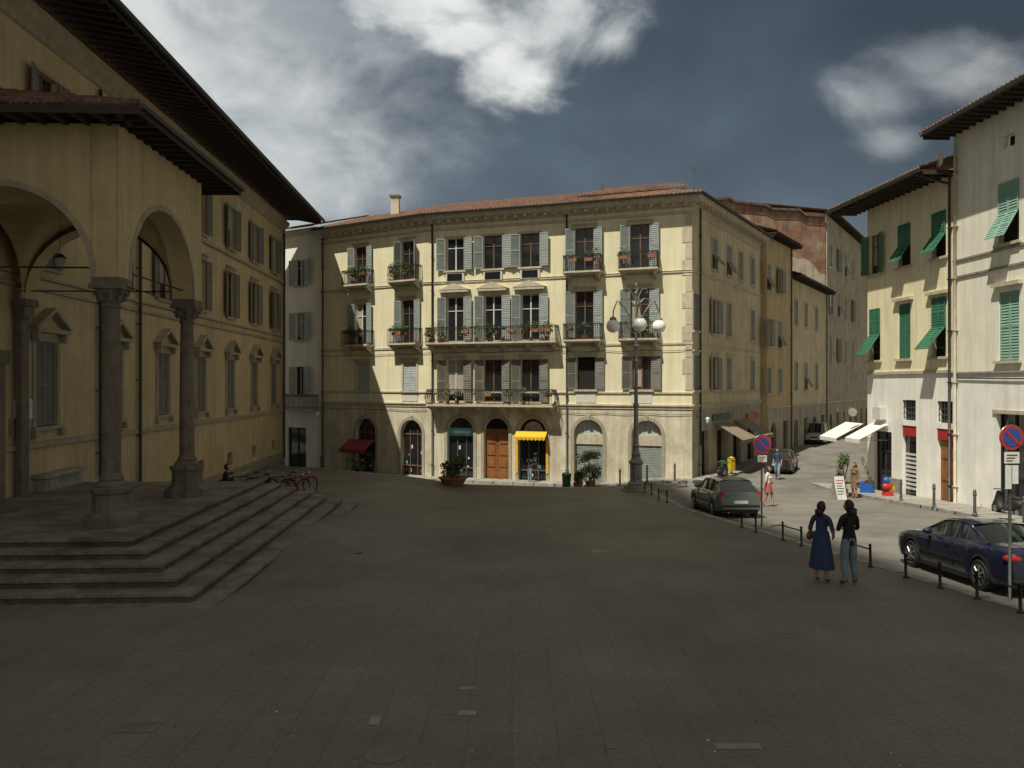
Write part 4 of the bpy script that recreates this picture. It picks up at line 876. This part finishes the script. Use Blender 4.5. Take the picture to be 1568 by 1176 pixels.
# ------------------------------------------------------------------ cars
def interp(pts,x):
    if x<=pts[0][0]: return pts[0][1]
    for (a,b),(c,d) in zip(pts,pts[1:]):
        if x<=c:
            t=(x-a)/(c-a); return b+(d-b)*t
    return pts[-1][1]
def car(name,x,y,ang,paint,L,W,H,top,gh,wf,wr,rw,belt,zf=gz,rear_lamps='low',pil=(.45,)):
    g=Geo(); hl=L/2; hw=W/2; sill=.24
    NS=64; xs=[-hl+L*i/NS for i in range(NS+1)]
    for wx in (wf,wr): xs+=[wx-rw-.05,wx+rw+.05]
    xs=sorted(set(xs)); rings=[]
    for s in xs:
        e=min(s+hl,hl-s); wq=hw*(1-.16*(1-min(1,e/.55))**2.2); zt=interp(top,s)
        zb_=sill+.10*(1-min(1,e/.35)); 
        for wx in (wf,wr):
            dd=rw+.055
            if abs(s-wx)<dd: zb_=max(zb_,rw+math.sqrt(dd*dd-(s-wx)**2))
        zt=max(zt,zb_+.05)
        prof=[(wq*.80,zb_),(wq*.965,zb_),(wq*.99,zb_+(zt-zb_)*.25),(wq,zb_+(zt-zb_)*.5),(wq*.985,zb_+(zt-zb_)*.78),(wq*.95,zt-.05),(wq*.88,zt-.008),(wq*.5,zt+.022),(0,zt+.03)]
        ring=[(s,a,b) for a,b in prof]+[(s,-a,b) for a,b in prof[-2::-1]]
        rings.append(ring)
    w=len(rings[0]); vs=[v for r in rings for v in r]; fs=[]
    for i in range(len(rings)-1):
        for j in range(w-1): fs.append((i*w+j,i*w+j+1,(i+1)*w+j+1,(i+1)*w+j))
    g.add('body',paint,vs,fs,True); g.add('body_ends',paint,rings[0]+rings[-1],[list(range(w)),[w+i for i in range(w)][::-1]])
    g.box('underbody','black_trim',-hl+.15,hl-.15,-hw*.78,hw*.78,.18,min(belt-.1,.6))
    b0,t0,t1,b1=gh; wb=hw*.90; wt=hw*.70; zb0=interp(top,b0); zb1=interp(top,b1)
    K=10
    def rz(s): 
        t=(s-t1)/(t0-t1); return H-.05*(2*t-1)**2
    S=[t1+(t0-t1)*i/K for i in range(K+1)]
    vs=[];fs=[]
    for s in S:
        z=rz(s); vs+=[(s,wt,z-.07),(s,wt-.06,z-.02),(s,wt*.5,z),(s,0,z+.008),(s,-wt*.5,z),(s,-wt+.06,z-.02),(s,-wt,z-.07)]
    for i in range(K):
        for j in range(6): fs.append((i*7+j,i*7+j+1,(i+1)*7+j+1,(i+1)*7+j))
    g.add('roof',paint,vs,fs,True)
    zt0,zt1=rz(t0)-.07,rz(t1)-.07
    for (b,t,zb2,zt2,nm) in ((b0,t0,zb0,zt0,'windscreen'),(b1,t1,zb1,zt1,'rear_window')):
        V=[];Fq=[]
        for i in range(5):
            yy=-1+2*i/4; V+=[(b+.05*(1-yy*yy)*(1 if b>t else -1),yy*wb*.97,zb2),(t,yy*wt,zt2+(.05 if abs(yy)<1 else 0)+(.02 if yy==0 else 0))]
        for i in range(4): Fq.append((2*i,2*i+2,2*i+3,2*i+1))
        g.add(nm,'car_glass',V,Fq,True)
    for sgn in (-1,1):
        V=[];Fq=[]
        ss_=[t1+(t0-t1)*k/8 for k in range(0,9)]
        for s in ss_: V+=[(s,sgn*wb,belt-.04),(s,sgn*wt,rz(s)-.07)]
        for i in range(8): Fq.append((2*i,2*i+2,2*i+3,2*i+1))
        g.add('side_glass','car_glass',V,Fq); g.add('side_glass','car_glass',[(b0,sgn*wb,zb0-.03),(t0,sgn*wt,zt0),(t0,sgn*wb,belt-.04)],[(0,1,2)]); g.add('quarter_panel',paint,[(b1,sgn*wb,zb1-.03),(t1,sgn*wt,zt1),(t1,sgn*wb,belt-.04)],[(0,1,2)])
        for a,b in (((b0,wb*.975,zb0),(t0,wt,zt0)),((b1,wb*.975,zb1),(t1,wt,zt1))): g.tube('pillars',paint,[(a[0],sgn*a[1],a[2]),(b[0],sgn*b[1],b[2])],[.035,.03],6)
        for p in pil:
            s=t1+(t0-t1)*p; g.tube('pillars','black_trim' ,[(s-.04,sgn*(wb+.004),belt),(s,sgn*(wt+.004),rz(s)-.07)],.028,5)
        g.tube('gutter',paint,[(s,sgn*(wt+.0),rz(s)-.06) for s in S],.022,5)
        for s in (t0+.25,t1+(t0-t1)*pil[0]-.05): g.box('door_gap','black_trim',s-.005,s+.005,sgn*hw*.955,sgn*hw*1.001,.34,belt-.06) 
        g.box('handle',paint,t1+(t0-t1)*pil[0]+.02,t1+(t0-t1)*pil[0]+.2,sgn*hw*.98,sgn*hw*1.025,belt-.17,belt-.135)
        g.ell('mirror',paint,(t0+.12,sgn*(hw+.08),belt+.06),(.07,.11,.075),10,6)
        g.box('rub_strip','black_trim',wr+rw+.12,wf-rw-.12,sgn*hw*.99,sgn*hw*1.012,.50,.55)
        g.box('sill','black_trim',wr+rw+.08,wf-rw-.08,sgn*hw*.80,sgn*hw*.965,.17,.245)
        g.ell('headlight','headlamp',(hl-.13,sgn*hw*.66,.64),(.12,.2,.075),12,7)
        if rear_lamps=='low': g.ell('tail_light','tail_red',(-hl+.1,sgn*hw*.76,.80),(.13,.2,.09),12,7)
        else: g.box('tail_light','tail_red',-hl+.01,-hl+.13,sgn*hw*.70,sgn*hw*.9,.66,.98)
        for wx in (wf,wr):
            c=(wx,sgn*(hw-.12),rw); q=sgn
            g.lathe('tyre','rubber',c,[(rw*.66,-.09),(rw*.93,-.1),(rw,-.07),(rw,.07),(rw*.93,.1),(rw*.66,.09)],28,'y')
            g.lathe('rim','alloy',(c[0],c[1]+q*.085,c[2]),[(rw*.68,-.03),(rw*.68,.02),(rw*.60,.012),(rw*.58,-.02)] if q>0 else [(rw*.58,.02),(rw*.60,-.012),(rw*.68,-.02),(rw*.68,.03)],24,'y')
            g.lathe('brake','black_trim',(c[0],c[1]+q*.09,c[2]),[(rw*.6,-.01),(rw*.6,.01)],20,'y')
            g.lathe('hub','alloy',(c[0],c[1]+q*.105,c[2]),[(rw*.16,-.02),(rw*.16,.02)],12,'y')
            for k in range(7):
                t=k*2*math.pi/7; g.tube('spokes','alloy',[(c[0]+rw*.1*math.cos(t),c[1]+q*.105,c[2]+rw*.1*math.sin(t)),(c[0]+rw*.62*math.cos(t),c[1]+q*.10,c[2]+rw*.62*math.sin(t))],[.03,.02],5)
    g.box('bumper_front','black_trim',hl-.06,hl+.015,-hw*.8,hw*.8,.34,.42); g.box('bumper_rear','black_trim',-hl-.015,-hl+.06,-hw*.82,hw*.82,.42,.5)
    g.box('grille','black_trim',hl-.05,hl+.01,-.28,.28,.56,.68); g.box('plate','paint_white',-hl-.02,-hl+.03,-.26,.26,.55,.66); g.box('plate_front','paint_white',hl-.03,hl+.022,-.26,.26,.43,.53)
    g.tube('exhaust','chrome',[(-hl-.02,hw*.55,.24),(-hl+.2,hw*.55,.24)],.03,8)
    g.tube('aerial','black_trim',[(t0-.1,0,H-.03),(t0-.4,0,H+.3)],.005,4)
    r=g.build(name,(x,y,(zf(x,y))),ang,world=False)
    dxx,dyy=math.cos(ang),math.sin(ang); sl=(zf(x+dxx*1.3,y+dyy*1.3)-zf(x-dxx*1.3,y-dyy*1.3))/2.6; r.rotation_euler=(0,-math.atan(sl),ang); return r
up=math.pi/2
car('parked_coupe',10.55,17.9,up+.02,'car_blue',4.5,1.76,1.37,[(-2.25,.88),(-2.1,.98),(-1.3,1.0),(-.9,.98),(.95,.93),(1.7,.86),(2.1,.76),(2.25,.62)],(.98,.3,-.75,-1.55),1.42,-1.3,.32,.95,gz,'low',(.42,))
car('hatchback_car',8.3,31.2,up+.03,'car_green',4.3,1.7,1.42,[(-2.15,.9),(-1.8,.98),(.9,.93),(1.6,.84),(2.0,.74),(2.15,.6)],(1.05,.35,-1.45,-2.02),1.35,-1.3,.3,.95,gz,'high',(.33,.68))
car('dark_car',16.9,50,up-.45,'car_dark',4.2,1.7,1.45,[(-2.1,.9),(-1.8,.98),(.9,.93),(1.6,.84),(1.95,.74),(2.1,.6)],(1.05,.35,-1.4,-1.98),1.3,-1.25,.3,.95,gz,'high',(.33,.68))
car('pale_van',26.5,69,-up-.5,'car_pale',4.4,1.75,1.8,[(-2.2,1.0),(-1.9,1.05),(1.2,1.0),(1.8,.9),(2.1,.8),(2.2,.6)],(1.4,.75,-1.9,-2.15),1.4,-1.4,.31,1.02,gz,'high',(.33,.68))
# ------------------------------------------------------------------ people
def hand(ch,w,d,side,palmn,curl=.6):
    d=d.normalized(); side=(side-d*side.dot(d)).normalized(); nn=palmn.normalized()
    ch.append(([w,w+d*.045,w+d*.085],[.024,.034,.033],'hand'))
    for k,(o,l) in enumerate(((-.027,.068),(-.009,.078),(.009,.073),(.026,.056))):
        b=w+d*.075+side*o; p=[b]; a=0
        for seg in (.45,.32,.23):
            a+=curl*.55; q=(d*math.cos(a)+nn*math.sin(a)); p.append(p[-1]+q*l*seg)
        ch.append((p,[.011,.0095,.0085,.007],'hand'))
    b=w+d*.025-side*.025; t=(d*.6-side*.75+nn*.25).normalized(); ch.append(([b,b+t*.035,b+t*.035+(d*.9-side*.3+nn*.3).normalized()*.03,b+t*.035+(d*.95+nn*.45).normalized()*.055],[.014,.012,.010,.008],'hand'))
def person(name,x,y,ang,zf,H=1.68,pose={},cols={},hair='hair_dark',long=0.,skirt=None,turn=0.,nod=0.,female=True,z=None,bag=False):
    k=H/1.70; J=dict(pel=(0,0,.93),sp=(0,-.005,1.08),ch=(0,0,1.27),nb=(0,-.015,1.425),nk=(0,.0,1.50),
        sL=(-.165,-.01,1.385),eL=(-.21,-.04,1.11),wL=(-.22,.05,.87),sR=(.165,-.01,1.385),eR=(.21,-.04,1.11),wR=(.22,.05,.87),
        hL=(-.09,0,.87),kL=(-.10,.02,.48),aL=(-.10,-.03,.085),tL=(-.12,.13,.03),hR=(.09,0,.87),kR=(.10,.02,.48),aR=(.10,-.03,.085),tR=(.12,.13,.03))
    J.update(pose); J={a:Vector(b) for a,b in J.items()}
    rad=dict(pel=.14 if female else .13,sp=.125 if female else .125,ch=.135 if female else .14,nb=.068,nk=.052,sL=.062,sR=.062,eL=.045,eR=.045,wL=.028,wR=.028,hL=.098,hR=.098,kL=.064,kR=.064,aL=.042,aR=.042,tL=.034,tR=.034)
    if cols.get('loose'): 
        for q in ('kL','kR'): rad[q]=.08
        for q in ('aL','aR'): rad[q]=.062
    edges=[('pel','sp','torso'),('sp','ch','torso'),('ch','nb','torso'),('nb','nk','neck'),('nb','sL','torso'),('sL','eL','uarm'),('eL','wL','farm'),('nb','sR','torso'),('sR','eR','uarm'),('eR','wR','farm'),
        ('pel','hL','hip'),('hL','kL','thigh'),('kL','aL','shin'),('aL','tL','foot'),('pel','hR','hip'),('hR','kR','thigh'),('kR','aR','shin'),('aR','tR','foot')]
    bm=bmesh.new(); lay=bm.verts.layers.skin.verify(); vd={}; segs=[]
    for n_,p in J.items():
        v=bm.verts.new(p); r=rad[n_]; 
        v[lay].radius=(r,r*.78) if n_ in('pel','sp','ch') else (r,r); v[lay].use_root=(n_=='pel'); vd[n_]=v
    for a,b,l in edges: bm.edges.new((vd[a],vd[b])); segs.append((J[a],J[b],l,rad[a],rad[b]))
    ch=[]
    for s,e,w in (('L','eL','wL'),('R','eR','wR')):
        d=J[w]-J[e]; sg=-1 if s=='L' else 1
        side=Vector((0,1,0)) if abs(d.normalized().y)<.8 else Vector((0,0,-1))
        side=-side; hand(ch,J[w],d,side,Vector((-sg,0,0)) if abs(d.normalized().x)<.8 else Vector((0,-1,0)),.6)
    for pts,rr,l in ch:
        prev=None
        for i,(p,r) in enumerate(zip(pts,rr)):
            v=bm.verts.new(p); v[lay].radius=(r,r); v[lay].use_root=(i==0)
            if prev is not None: bm.edges.new((prev,v)); segs.append((pts[i-1],p,l,r,r))
            prev=v
    me=bpy.data.meshes.new('tmp'); bm.to_mesh(me); bm.free(); ob=bpy.data.objects.new('tmp',me); scene.collection.objects.link(ob)
    m1=ob.modifiers.new('s','SKIN'); m1.use_smooth_shade=True; m2=ob.modifiers.new('d','SUBSURF'); m2.levels=2
    dg=bpy.context.evaluated_depsgraph_get(); dg.update(); me2=bpy.data.meshes.new_from_object(ob.evaluated_get(dg)); bpy.data.objects.remove(ob)
    me2.name='body'; labels=['torso','neck','uarm','farm','hip','thigh','shin','foot','hand']; dflt=dict(torso='cloth_black',neck='skin',uarm='cloth_black',farm='skin',hip='cloth_jeans',thigh='cloth_jeans',shin='cloth_jeans',foot='shoe_brown',hand='skin'); dflt.update({a:b for a,b in cols.items() if a in dflt})
    me2.materials.clear()
    for l in labels: me2.materials.append(MATS[dflt[l]])
    for p in me2.polygons:
        c=p.center; best=None
        for a,b,l,ra,rb in segs:
            ab=b-a; t=max(0,min(1,(c-a).dot(ab)/max(1e-9,ab.length_squared))); dd=(c-(a+ab*t)).length-(ra*(1-t)+rb*t)
            if best is None or dd<best[0]: best=(dd,l)
        p.material_index=labels.index(best[1]); p.use_smooth=True
    root=Geo(); 
    nk=J['nk']; hc=nk+Vector((0,.015,.115)); HM=Matrix.Translation(hc)@Matrix.Rotation(turn,4,'Z')@Matrix.Rotation(-nod,4,'X'); root.T=HM
    def hf(d,v):
        v=v.copy()
        if d.z<0: v.x*=1-.28*(-d.z); v.y+= .012*(-d.z) 
        if d.y>.6 and abs(d.x)<.35 and -.45<d.z<.15: v.y+=.010*(1-abs(d.x)/.35)
        if d.y>.3 and -.1<d.z<.25 and .15<abs(d.x)<.55: v.y-=.006
        if d.y<0: v.y*=1.06
        return v
    root.ell('head',dflt['neck'],(0,0,0),(.074,.092,.115),28,20,hf)
    root.tube('nose','skin',[(0,.088,.012),(0,.104,-.018),(0,.108,-.03),(0,.094,-.036)],[.008,.011,.014,.010],8)
    for s in(-1,1):
        root.ell('eye','frame_white',(s*.030,.079,.008),(.013,.008,.008),10,6); root.ell('iris','eye_dark',(s*.030,.086,.008),(.006,.003,.006),8,5); root.tube('brow',hair,[(s*.016,.089,.028),(s*.032,.087,.032),(s*.046,.078,.026)],.004,4)
        root.ell('ear','skin',(s*.075,-.005,-.005),(.010,.018,.030),10,7)
    root.tube('mouth','lip',[(-.022,.082,-.058),(-.008,.090,-.055),(.008,.090,-.055),(.022,.082,-.058)],[.003,.006,.006,.003],6)
    def hairf(d,v):
        v=v.copy(); face=(d.y>.25 and d.z<.52)
        if face: v=Vector((v.x*.9,v.y*.72,v.z*.9))
        elif d.z<-.1 and d.y<=.25: v.z*=1.0+long*1.5; v.x*=1+.12*long; 
        n=math.sin(d.x*23+d.z*11)*.0035+math.sin(d.y*31)*.003; return v+d*n
    root.ell('hair',hair,(0,-.012,.012),(.088,.104,.122),30,20,hairf)
    if long>0:
        root.tube('hair_back',hair,[(0,-.06,.03),(0,-.095,-.06),(0,-.10,-.16),(0,-.085,-.16-.12*long)],[.07,.085,.075,.03],10)
    root.T=None
    if skirt:
        mat,ztop,zhem,rt,rh=skirt; vs=[];fs=[]; NR=14;NA=36
        for j in range(NR+1):
            t=j/NR; zz=ztop+(zhem-ztop)*t; rr=rt+(rh-rt)*(t**.8)
            for i in range(NA):
                a=2*math.pi*i/NA; fo=1+.06*t*math.sin(a*7+1.3)+.03*t*math.sin(a*11); vs.append((math.cos(a)*rr*fo,math.sin(a)*rr*.78*fo,zz))
        for j in range(NR):
            for i in range(NA): q=(i+1)%NA; fs.append((j*NA+i,(j+1)*NA+i,(j+1)*NA+q,j*NA+q))
        root.add('skirt',mat,vs,fs,True)
    if female:
        for s in (-1,1): root.ell('bust',dflt['torso'],(s*.062,.088,1.245),(.062,.05,.06),12,8)
    if bag: root.ell('handbag','shoe_brown',(-.25,-.02,.98),(.06,.13,.10),12,8); root.tube('bag_strap','shoe_brown',[(-.25,.08,1.05),(-.17,.06,1.43),(-.15,-.08,1.43),(-.25,-.1,1.05)],.008,4)
    zz=zf(x,y) if z is None else z
    r=root.build(name,(x,y,zz),ang,world=False); r.scale=(k,k,k); bo=bpy.data.objects.new('body',me2); scene.collection.objects.link(bo); bo.parent=r
    return r
person('woman_in_blue_dress',6.55,16.85,-.75,ps,1.67,pose=dict(eR=(.27,-.06,1.12),wR=(.20,.14,1.0),eL=(-.24,-.06,1.12),wL=(-.20,.14,.98),kL=(-.1,.03,.48),aL=(-.12,-.02,.085)),
   cols=dict(torso='cloth_blue',uarm='cloth_blue',farm='skin',hip='cloth_blue',thigh='cloth_blue',shin='skin',foot='shoe_brown'),hair='hair_dark',long=.15,skirt=('cloth_blue',1.10,.30,.15,.26),turn=-.3,bag=True)
person('woman_in_jeans',7.02,16.6,.25,ps,1.72,pose=dict(eR=(.24,.03,1.13),wR=(.10,.22,1.15),eL=(-.24,.03,1.13),wL=(-.06,.22,1.12),kR=(.12,.03,.48),aR=(.15,-.02,.085),tR=(.2,.12,.03)),
   cols=dict(torso='cloth_black',uarm='cloth_black',farm='cloth_black',loose=True,foot='shoe_brown'),hair='hair_dark',long=.5,turn=.45)
person('woman_walking',10.75,33.4,-2.2,gz,1.66,pose=dict(kL=(-.1,.14,.50),aL=(-.1,.16,.085),tL=(-.11,.32,.04),kR=(.1,-.03,.48),aR=(.1,-.22,.13),tR=(.11,-.10,.03),wL=(-.24,.16,.93),wR=(.26,-.12,.88)),
   cols=dict(torso='cloth_white',uarm='cloth_white',farm='skin',hip='cloth_tan',thigh='cloth_tan',shin='skin'),hair='hair_brown',long=.4,skirt=('cloth_pink',1.03,.62,.14,.2))
person('man_walking',15.2,45.6,2.6,gz,1.76,pose=dict(kL=(-.1,.14,.50),aL=(-.1,.16,.085),tL=(-.11,.32,.04),kR=(.1,-.03,.48),aR=(.1,-.22,.13),tR=(.11,-.10,.03)),cols=dict(torso='cloth_blue',uarm='cloth_blue',loose=True),hair='hair_dark',female=False)
person('woman_at_stand',16.0,37.2,2.0,gz,1.64,cols=dict(torso='cloth_tan',uarm='cloth_tan',farm='cloth_tan',hip='cloth_tan',thigh='cloth_tan',shin='skin'),hair='hair_brown',long=.3,skirt=('cloth_tan',1.05,.5,.14,.2))
q=f2.pt(f2.at(818),.9,0)
person('person_bending',q.x,q.y,-.9,gz,1.68,pose=dict(sp=(0,.08,1.05),ch=(0,.24,1.14),nb=(0,.38,1.2),nk=(0,.44,1.22),sL=(-.165,.36,1.17),sR=(.165,.36,1.17),eL=(-.19,.42,.9),eR=(.19,.42,.9),wL=(-.15,.52,.68),wR=(.15,.52,.68)),cols=dict(torso='cloth_black',uarm='cloth_black'),female=False,nod=.5)
person('person_sitting',-10.2,28.35,-1.3,ps,1.68,pose=dict(pel=(0,0,.12),sp=(0,-.03,.27),ch=(0,-.0,.45),nb=(0,.02,.60),nk=(0,.05,.67),sL=(-.165,.02,.56),sR=(.165,.02,.56),eL=(-.22,.1,.33),eR=(.22,.1,.33),wL=(-.15,.32,.32),wR=(.14,.32,.34),
   hL=(-.09,.04,.1),hR=(.09,.04,.1),kL=(-.13,.42,.22),kR=(.13,.44,.24),aL=(-.12,.62,-.2),aR=(.12,.66,-.2),tL=(-.13,.78,-.27),tR=(.13,.82,-.27)),cols=dict(torso='cloth_black',uarm='cloth_black',farm='cloth_black',hip='cloth_black',thigh='cloth_black',shin='cloth_black'),female=False,z=.31)
# ------------------------------------------------------------------ newspaper stand, boards, ride
g=Geo()
for s in(-1,1): g.add('board','paint_white',[(-.35,s*.32,0),(.35,s*.32,0),(.35,s*.02,1.25),(-.35,s*.02,1.25)],[(0,1,2,3)])
for k in range(6): 
    z=1.0-.14*k; yv=-(.32-.30*z/1.25)-.006; g.add('lettering','sign_red' if k==0 else 'black_trim',[(-.26,yv,z),(.26-.06*(k%3),yv,z),(.26-.06*(k%3),yv+.012,z+.04),(-.26,yv+.012,z+.04)],[(0,1,2,3)])
g.tube('frame','iron_grey',[(-.35,-.33,0),(-.35,0,1.27),(.35,0,1.27),(.35,-.33,0)],.02,5); r=g.build('sandwich_board',(15.0,36.6,gz(15,36.6)),.3,world=False); r.scale=(.8,.8,.85)
g=Geo()
g.box('cabinet','plastic_blue',-.5,.5,-.3,.3,0,.5); g.box('shelf','wood_dark',-.48,.48,-.28,.1,.5,.55)
for k in range(3):
    for j in range(5): g.box('magazines',R.choice(('paint_white','plastic_red','plastic_yellow','plastic_blue','cloth_pink')),-.46+j*.19,-.30+j*.19,-.12+k*.09,-.10+k*.09,.56+k*.33,.82+k*.33)
for s in (-.5,.5): g.tube('frame','iron_grey',[(s,-.2,.5),(s,.25,1.7)],.02,5)
g.build('newspaper_stand',(17.3,38.8,gz(17,38.8)+.13),1.1,world=False)
g=Geo(); g.lathe('base','plastic_red',(0,0,0),[(.35,0),(.35,.25),(.2,.3)],14); g.ell('body','plastic_red',(0,0,.6),(.5,.28,.28)); g.ell('cab','plastic_blue',(-.15,0,.95),(.25,.22,.25)); g.lathe('wheel','plastic_yellow',(.3,-.27,.45),[(.16,-.03),(.16,.03)],14,'y'); g.tube('handle','plastic_yellow',[(.1,-.15,.8),(.15,-.15,1.1),(.15,.15,1.1),(.1,.15,.8)],.02,6)
r=g.build('coin_ride',(17.4,36.9,gz(17,36.9)+.13),.6,world=False); r.scale=(.7,.7,.75)
g=Geo(); g.box('body','plastic_yellow',-.25,.25,-.2,.2,.25,1.2); g.ell('top','plastic_yellow',(0,0,1.2),(.25,.2,.12)); g.box('slot','black_trim',-.18,.18,-.215,-.2,1.0,1.05); g.tube('leg','iron_grey',[(0,0,0),(0,0,.3)],.06,8); r=g.build('post_box',(13.0,47.2,gz(13,47.2)+.12),.6,world=False); r.scale=(.7,.7,.8)
g=Geo(); g.lathe('body','plastic_green',(0,0,0),[(.26,0),(.3,.8),(.1,.9)],12); g.build('litter_bin',(12.3,46.6,gz(12.3,46.6)+.1),0,world=False)
# ------------------------------------------------------------------ world
w=bpy.data.worlds.new('World'); scene.world=w; w.use_nodes=True; nt=w.node_tree; N=nt.nodes; Lk=nt.links; bg=N['Background']
try: w.cycles.sampling_method='MANUAL'; w.cycles.sample_map_resolution=512
except Exception: pass
sky=N.new('ShaderNodeTexSky'); sky.sky_type='NISHITA'; sky.sun_disc=False; sky.sun_elevation=math.asin(sun_to.z); sky.sun_rotation=math.atan2(sun_to.x,sun_to.y)
tc=N.new('ShaderNodeTexCoord'); sep=N.new('ShaderNodeSeparateXYZ'); Lk.new(tc.outputs['Generated'],sep.inputs[0])
def mth(op,a,b=None,c=None,clamp=False):
    n=N.new('ShaderNodeMath'); n.operation=op; n.use_clamp=clamp
    for i,v in enumerate((a,b,c)):
        if v is None: continue
        if isinstance(v,(int,float)): n.inputs[i].default_value=v
        else: Lk.new(v,n.inputs[i])
    return n.outputs[0]
def mrange(v,a,b,c,d,smooth=False):
    n=N.new('ShaderNodeMapRange'); 
    if smooth: n.interpolation_type='SMOOTHSTEP'
    Lk.new(v,n.inputs[0])
    for i,x in zip((1,2,3,4),(a,b,c,d)): n.inputs[i].default_value=x
    return n.outputs[0]
def noise(scale,det,rough,vec=None,dist=0):
    n=N.new('ShaderNodeTexNoise'); n.inputs['Scale'].default_value=scale; n.inputs['Detail'].default_value=det; n.inputs['Roughness'].default_value=rough; n.inputs['Distortion'].default_value=dist; Lk.new(vec or tc.outputs['Generated'],n.inputs['Vector']); return n
yy=mth('MAXIMUM',sep.outputs[1],.08); qx=mth('DIVIDE',sep.outputs[0],yy); qz=mth('DIVIDE',sep.outputs[2],yy)
mp=N.new('ShaderNodeMapping'); mp.inputs['Scale'].default_value=(1,1,1.5); Lk.new(tc.outputs['Generated'],mp.inputs[0])
nA=noise(6.5,8,.55,mp.outputs[0],.25); nB=noise(2.3,5,.5,mp.outputs[0],.3)
nAo=mth('SUBTRACT',nA.outputs['Fac'],.5); nBo=mth('SUBTRACT',nB.outputs['Fac'],.5)
def field(blobs):
    acc=None
    for px,py,rx,ry in blobs:
        a=mth('MULTIPLY',mth('SUBTRACT',qx,(px-784)/1220.),1220./rx); b=mth('MULTIPLY',mth('SUBTRACT',qz,(588-py)/1220.),1220./ry)
        d=mth('SUBTRACT',1.0,mth('SQRT',mth('ADD',mth('MULTIPLY',a,a),mth('MULTIPLY',b,b))))
        acc=d if acc is None else mth('SMOOTH_MAX',acc,d,.35)
    return acc
F1=mth('ADD',field(((590,10,190,80),(850,40,130,85),(780,110,110,60),(940,60,70,60),(700,60,80,40))),mth('ADD',mth('MULTIPLY',nAo,3.2),mth('MULTIPLY',nBo,1.2)))
c1=mrange(F1,-.1,.95,0,.92,True)
F2=mth('ADD',field(((1430,95,130,80),(1350,150,95,75),(1365,215,70,50))),mth('ADD',mth('MULTIPLY',nAo,1.9),.08))
c2=mrange(F2,0.,.9,0,.42,True)
F3=mth('ADD',field(((230,60,520,300),(430,260,260,260))),mth('ADD',mth('MULTIPLY',nBo,1.6),mth('MULTIPLY',nAo,1.1)))
c3=mrange(F3,-.15,.95,0,.74,True)
acc=mth('MAXIMUM',mth('MAXIMUM',c1,c2),c3)
cr=N.new('ShaderNodeValToRGB'); e=cr.color_ramp.elements; e[0].position=.0; e[0].color=(.185,.215,.23,1); e[1].position=1.; e[1].color=(.050,.068,.094,1)
x=cr.color_ramp.elements.new(.45); x.color=(.098,.128,.156,1); Lk.new(mrange(sep.outputs[2],0,.46,0,1),cr.inputs[0])
var=mrange(nB.outputs['Fac'],.3,.7,.7,1.35); var2=mrange(nA.outputs['Fac'],.3,.7,.86,1.16); lr=mrange(sep.outputs[0],-.5,.5,1.35,.78)
fac=mth('MULTIPLY',mth('MULTIPLY',var,lr),var2)
v1=N.new('ShaderNodeVectorMath'); v1.operation='SCALE'; Lk.new(cr.outputs[0],v1.inputs[0]); Lk.new(mth('MULTIPLY',fac,10.),v1.inputs['Scale'])
m0=N.new('ShaderNodeMix'); m0.data_type='RGBA'; m0.inputs[0].default_value=.95; Lk.new(sky.outputs[0],m0.inputs[6]); Lk.new(v1.outputs[0],m0.inputs[7])
m1=N.new('ShaderNodeMix'); m1.data_type='RGBA'; Lk.new(acc,m1.inputs[0]); Lk.new(m0.outputs[2],m1.inputs[6]); 
shade=N.new('ShaderNodeMix'); shade.data_type='RGBA'; Lk.new(mrange(nA.outputs['Fac'],.4,.62,0,1),shade.inputs[0]); shade.inputs[6].default_value=(5.4,5.8,5.9,1); shade.inputs[7].default_value=(8.8,9.0,8.8,1); Lk.new(shade.outputs[2],m1.inputs[7])
# fill light: paler warm tone added to the unseen sky overhead and behind
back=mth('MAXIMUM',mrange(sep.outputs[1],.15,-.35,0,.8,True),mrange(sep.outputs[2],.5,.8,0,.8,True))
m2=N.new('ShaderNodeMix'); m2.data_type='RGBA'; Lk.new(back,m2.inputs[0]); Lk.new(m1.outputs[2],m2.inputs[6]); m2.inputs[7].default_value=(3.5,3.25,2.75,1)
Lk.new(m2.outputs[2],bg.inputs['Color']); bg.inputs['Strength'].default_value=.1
sd=bpy.data.lights.new('sun','SUN'); sd.energy=5.0; sd.angle=math.radians(.5); sd.color=(1,.94,.79); so=bpy.data.objects.new('sun',sd); scene.collection.objects.link(so); so.rotation_euler=(-sun_to).to_track_quat('-Z','Y').to_euler(); so.location=(-20,-40,50)
cd=bpy.data.cameras.new('camera'); cd.lens=28; cd.sensor_width=36; cd.clip_end=3000; co=bpy.data.objects.new('camera',cd); scene.collection.objects.link(co); co.location=(0,0,4.05); co.rotation_euler=(math.radians(90),0,0); scene.camera=co
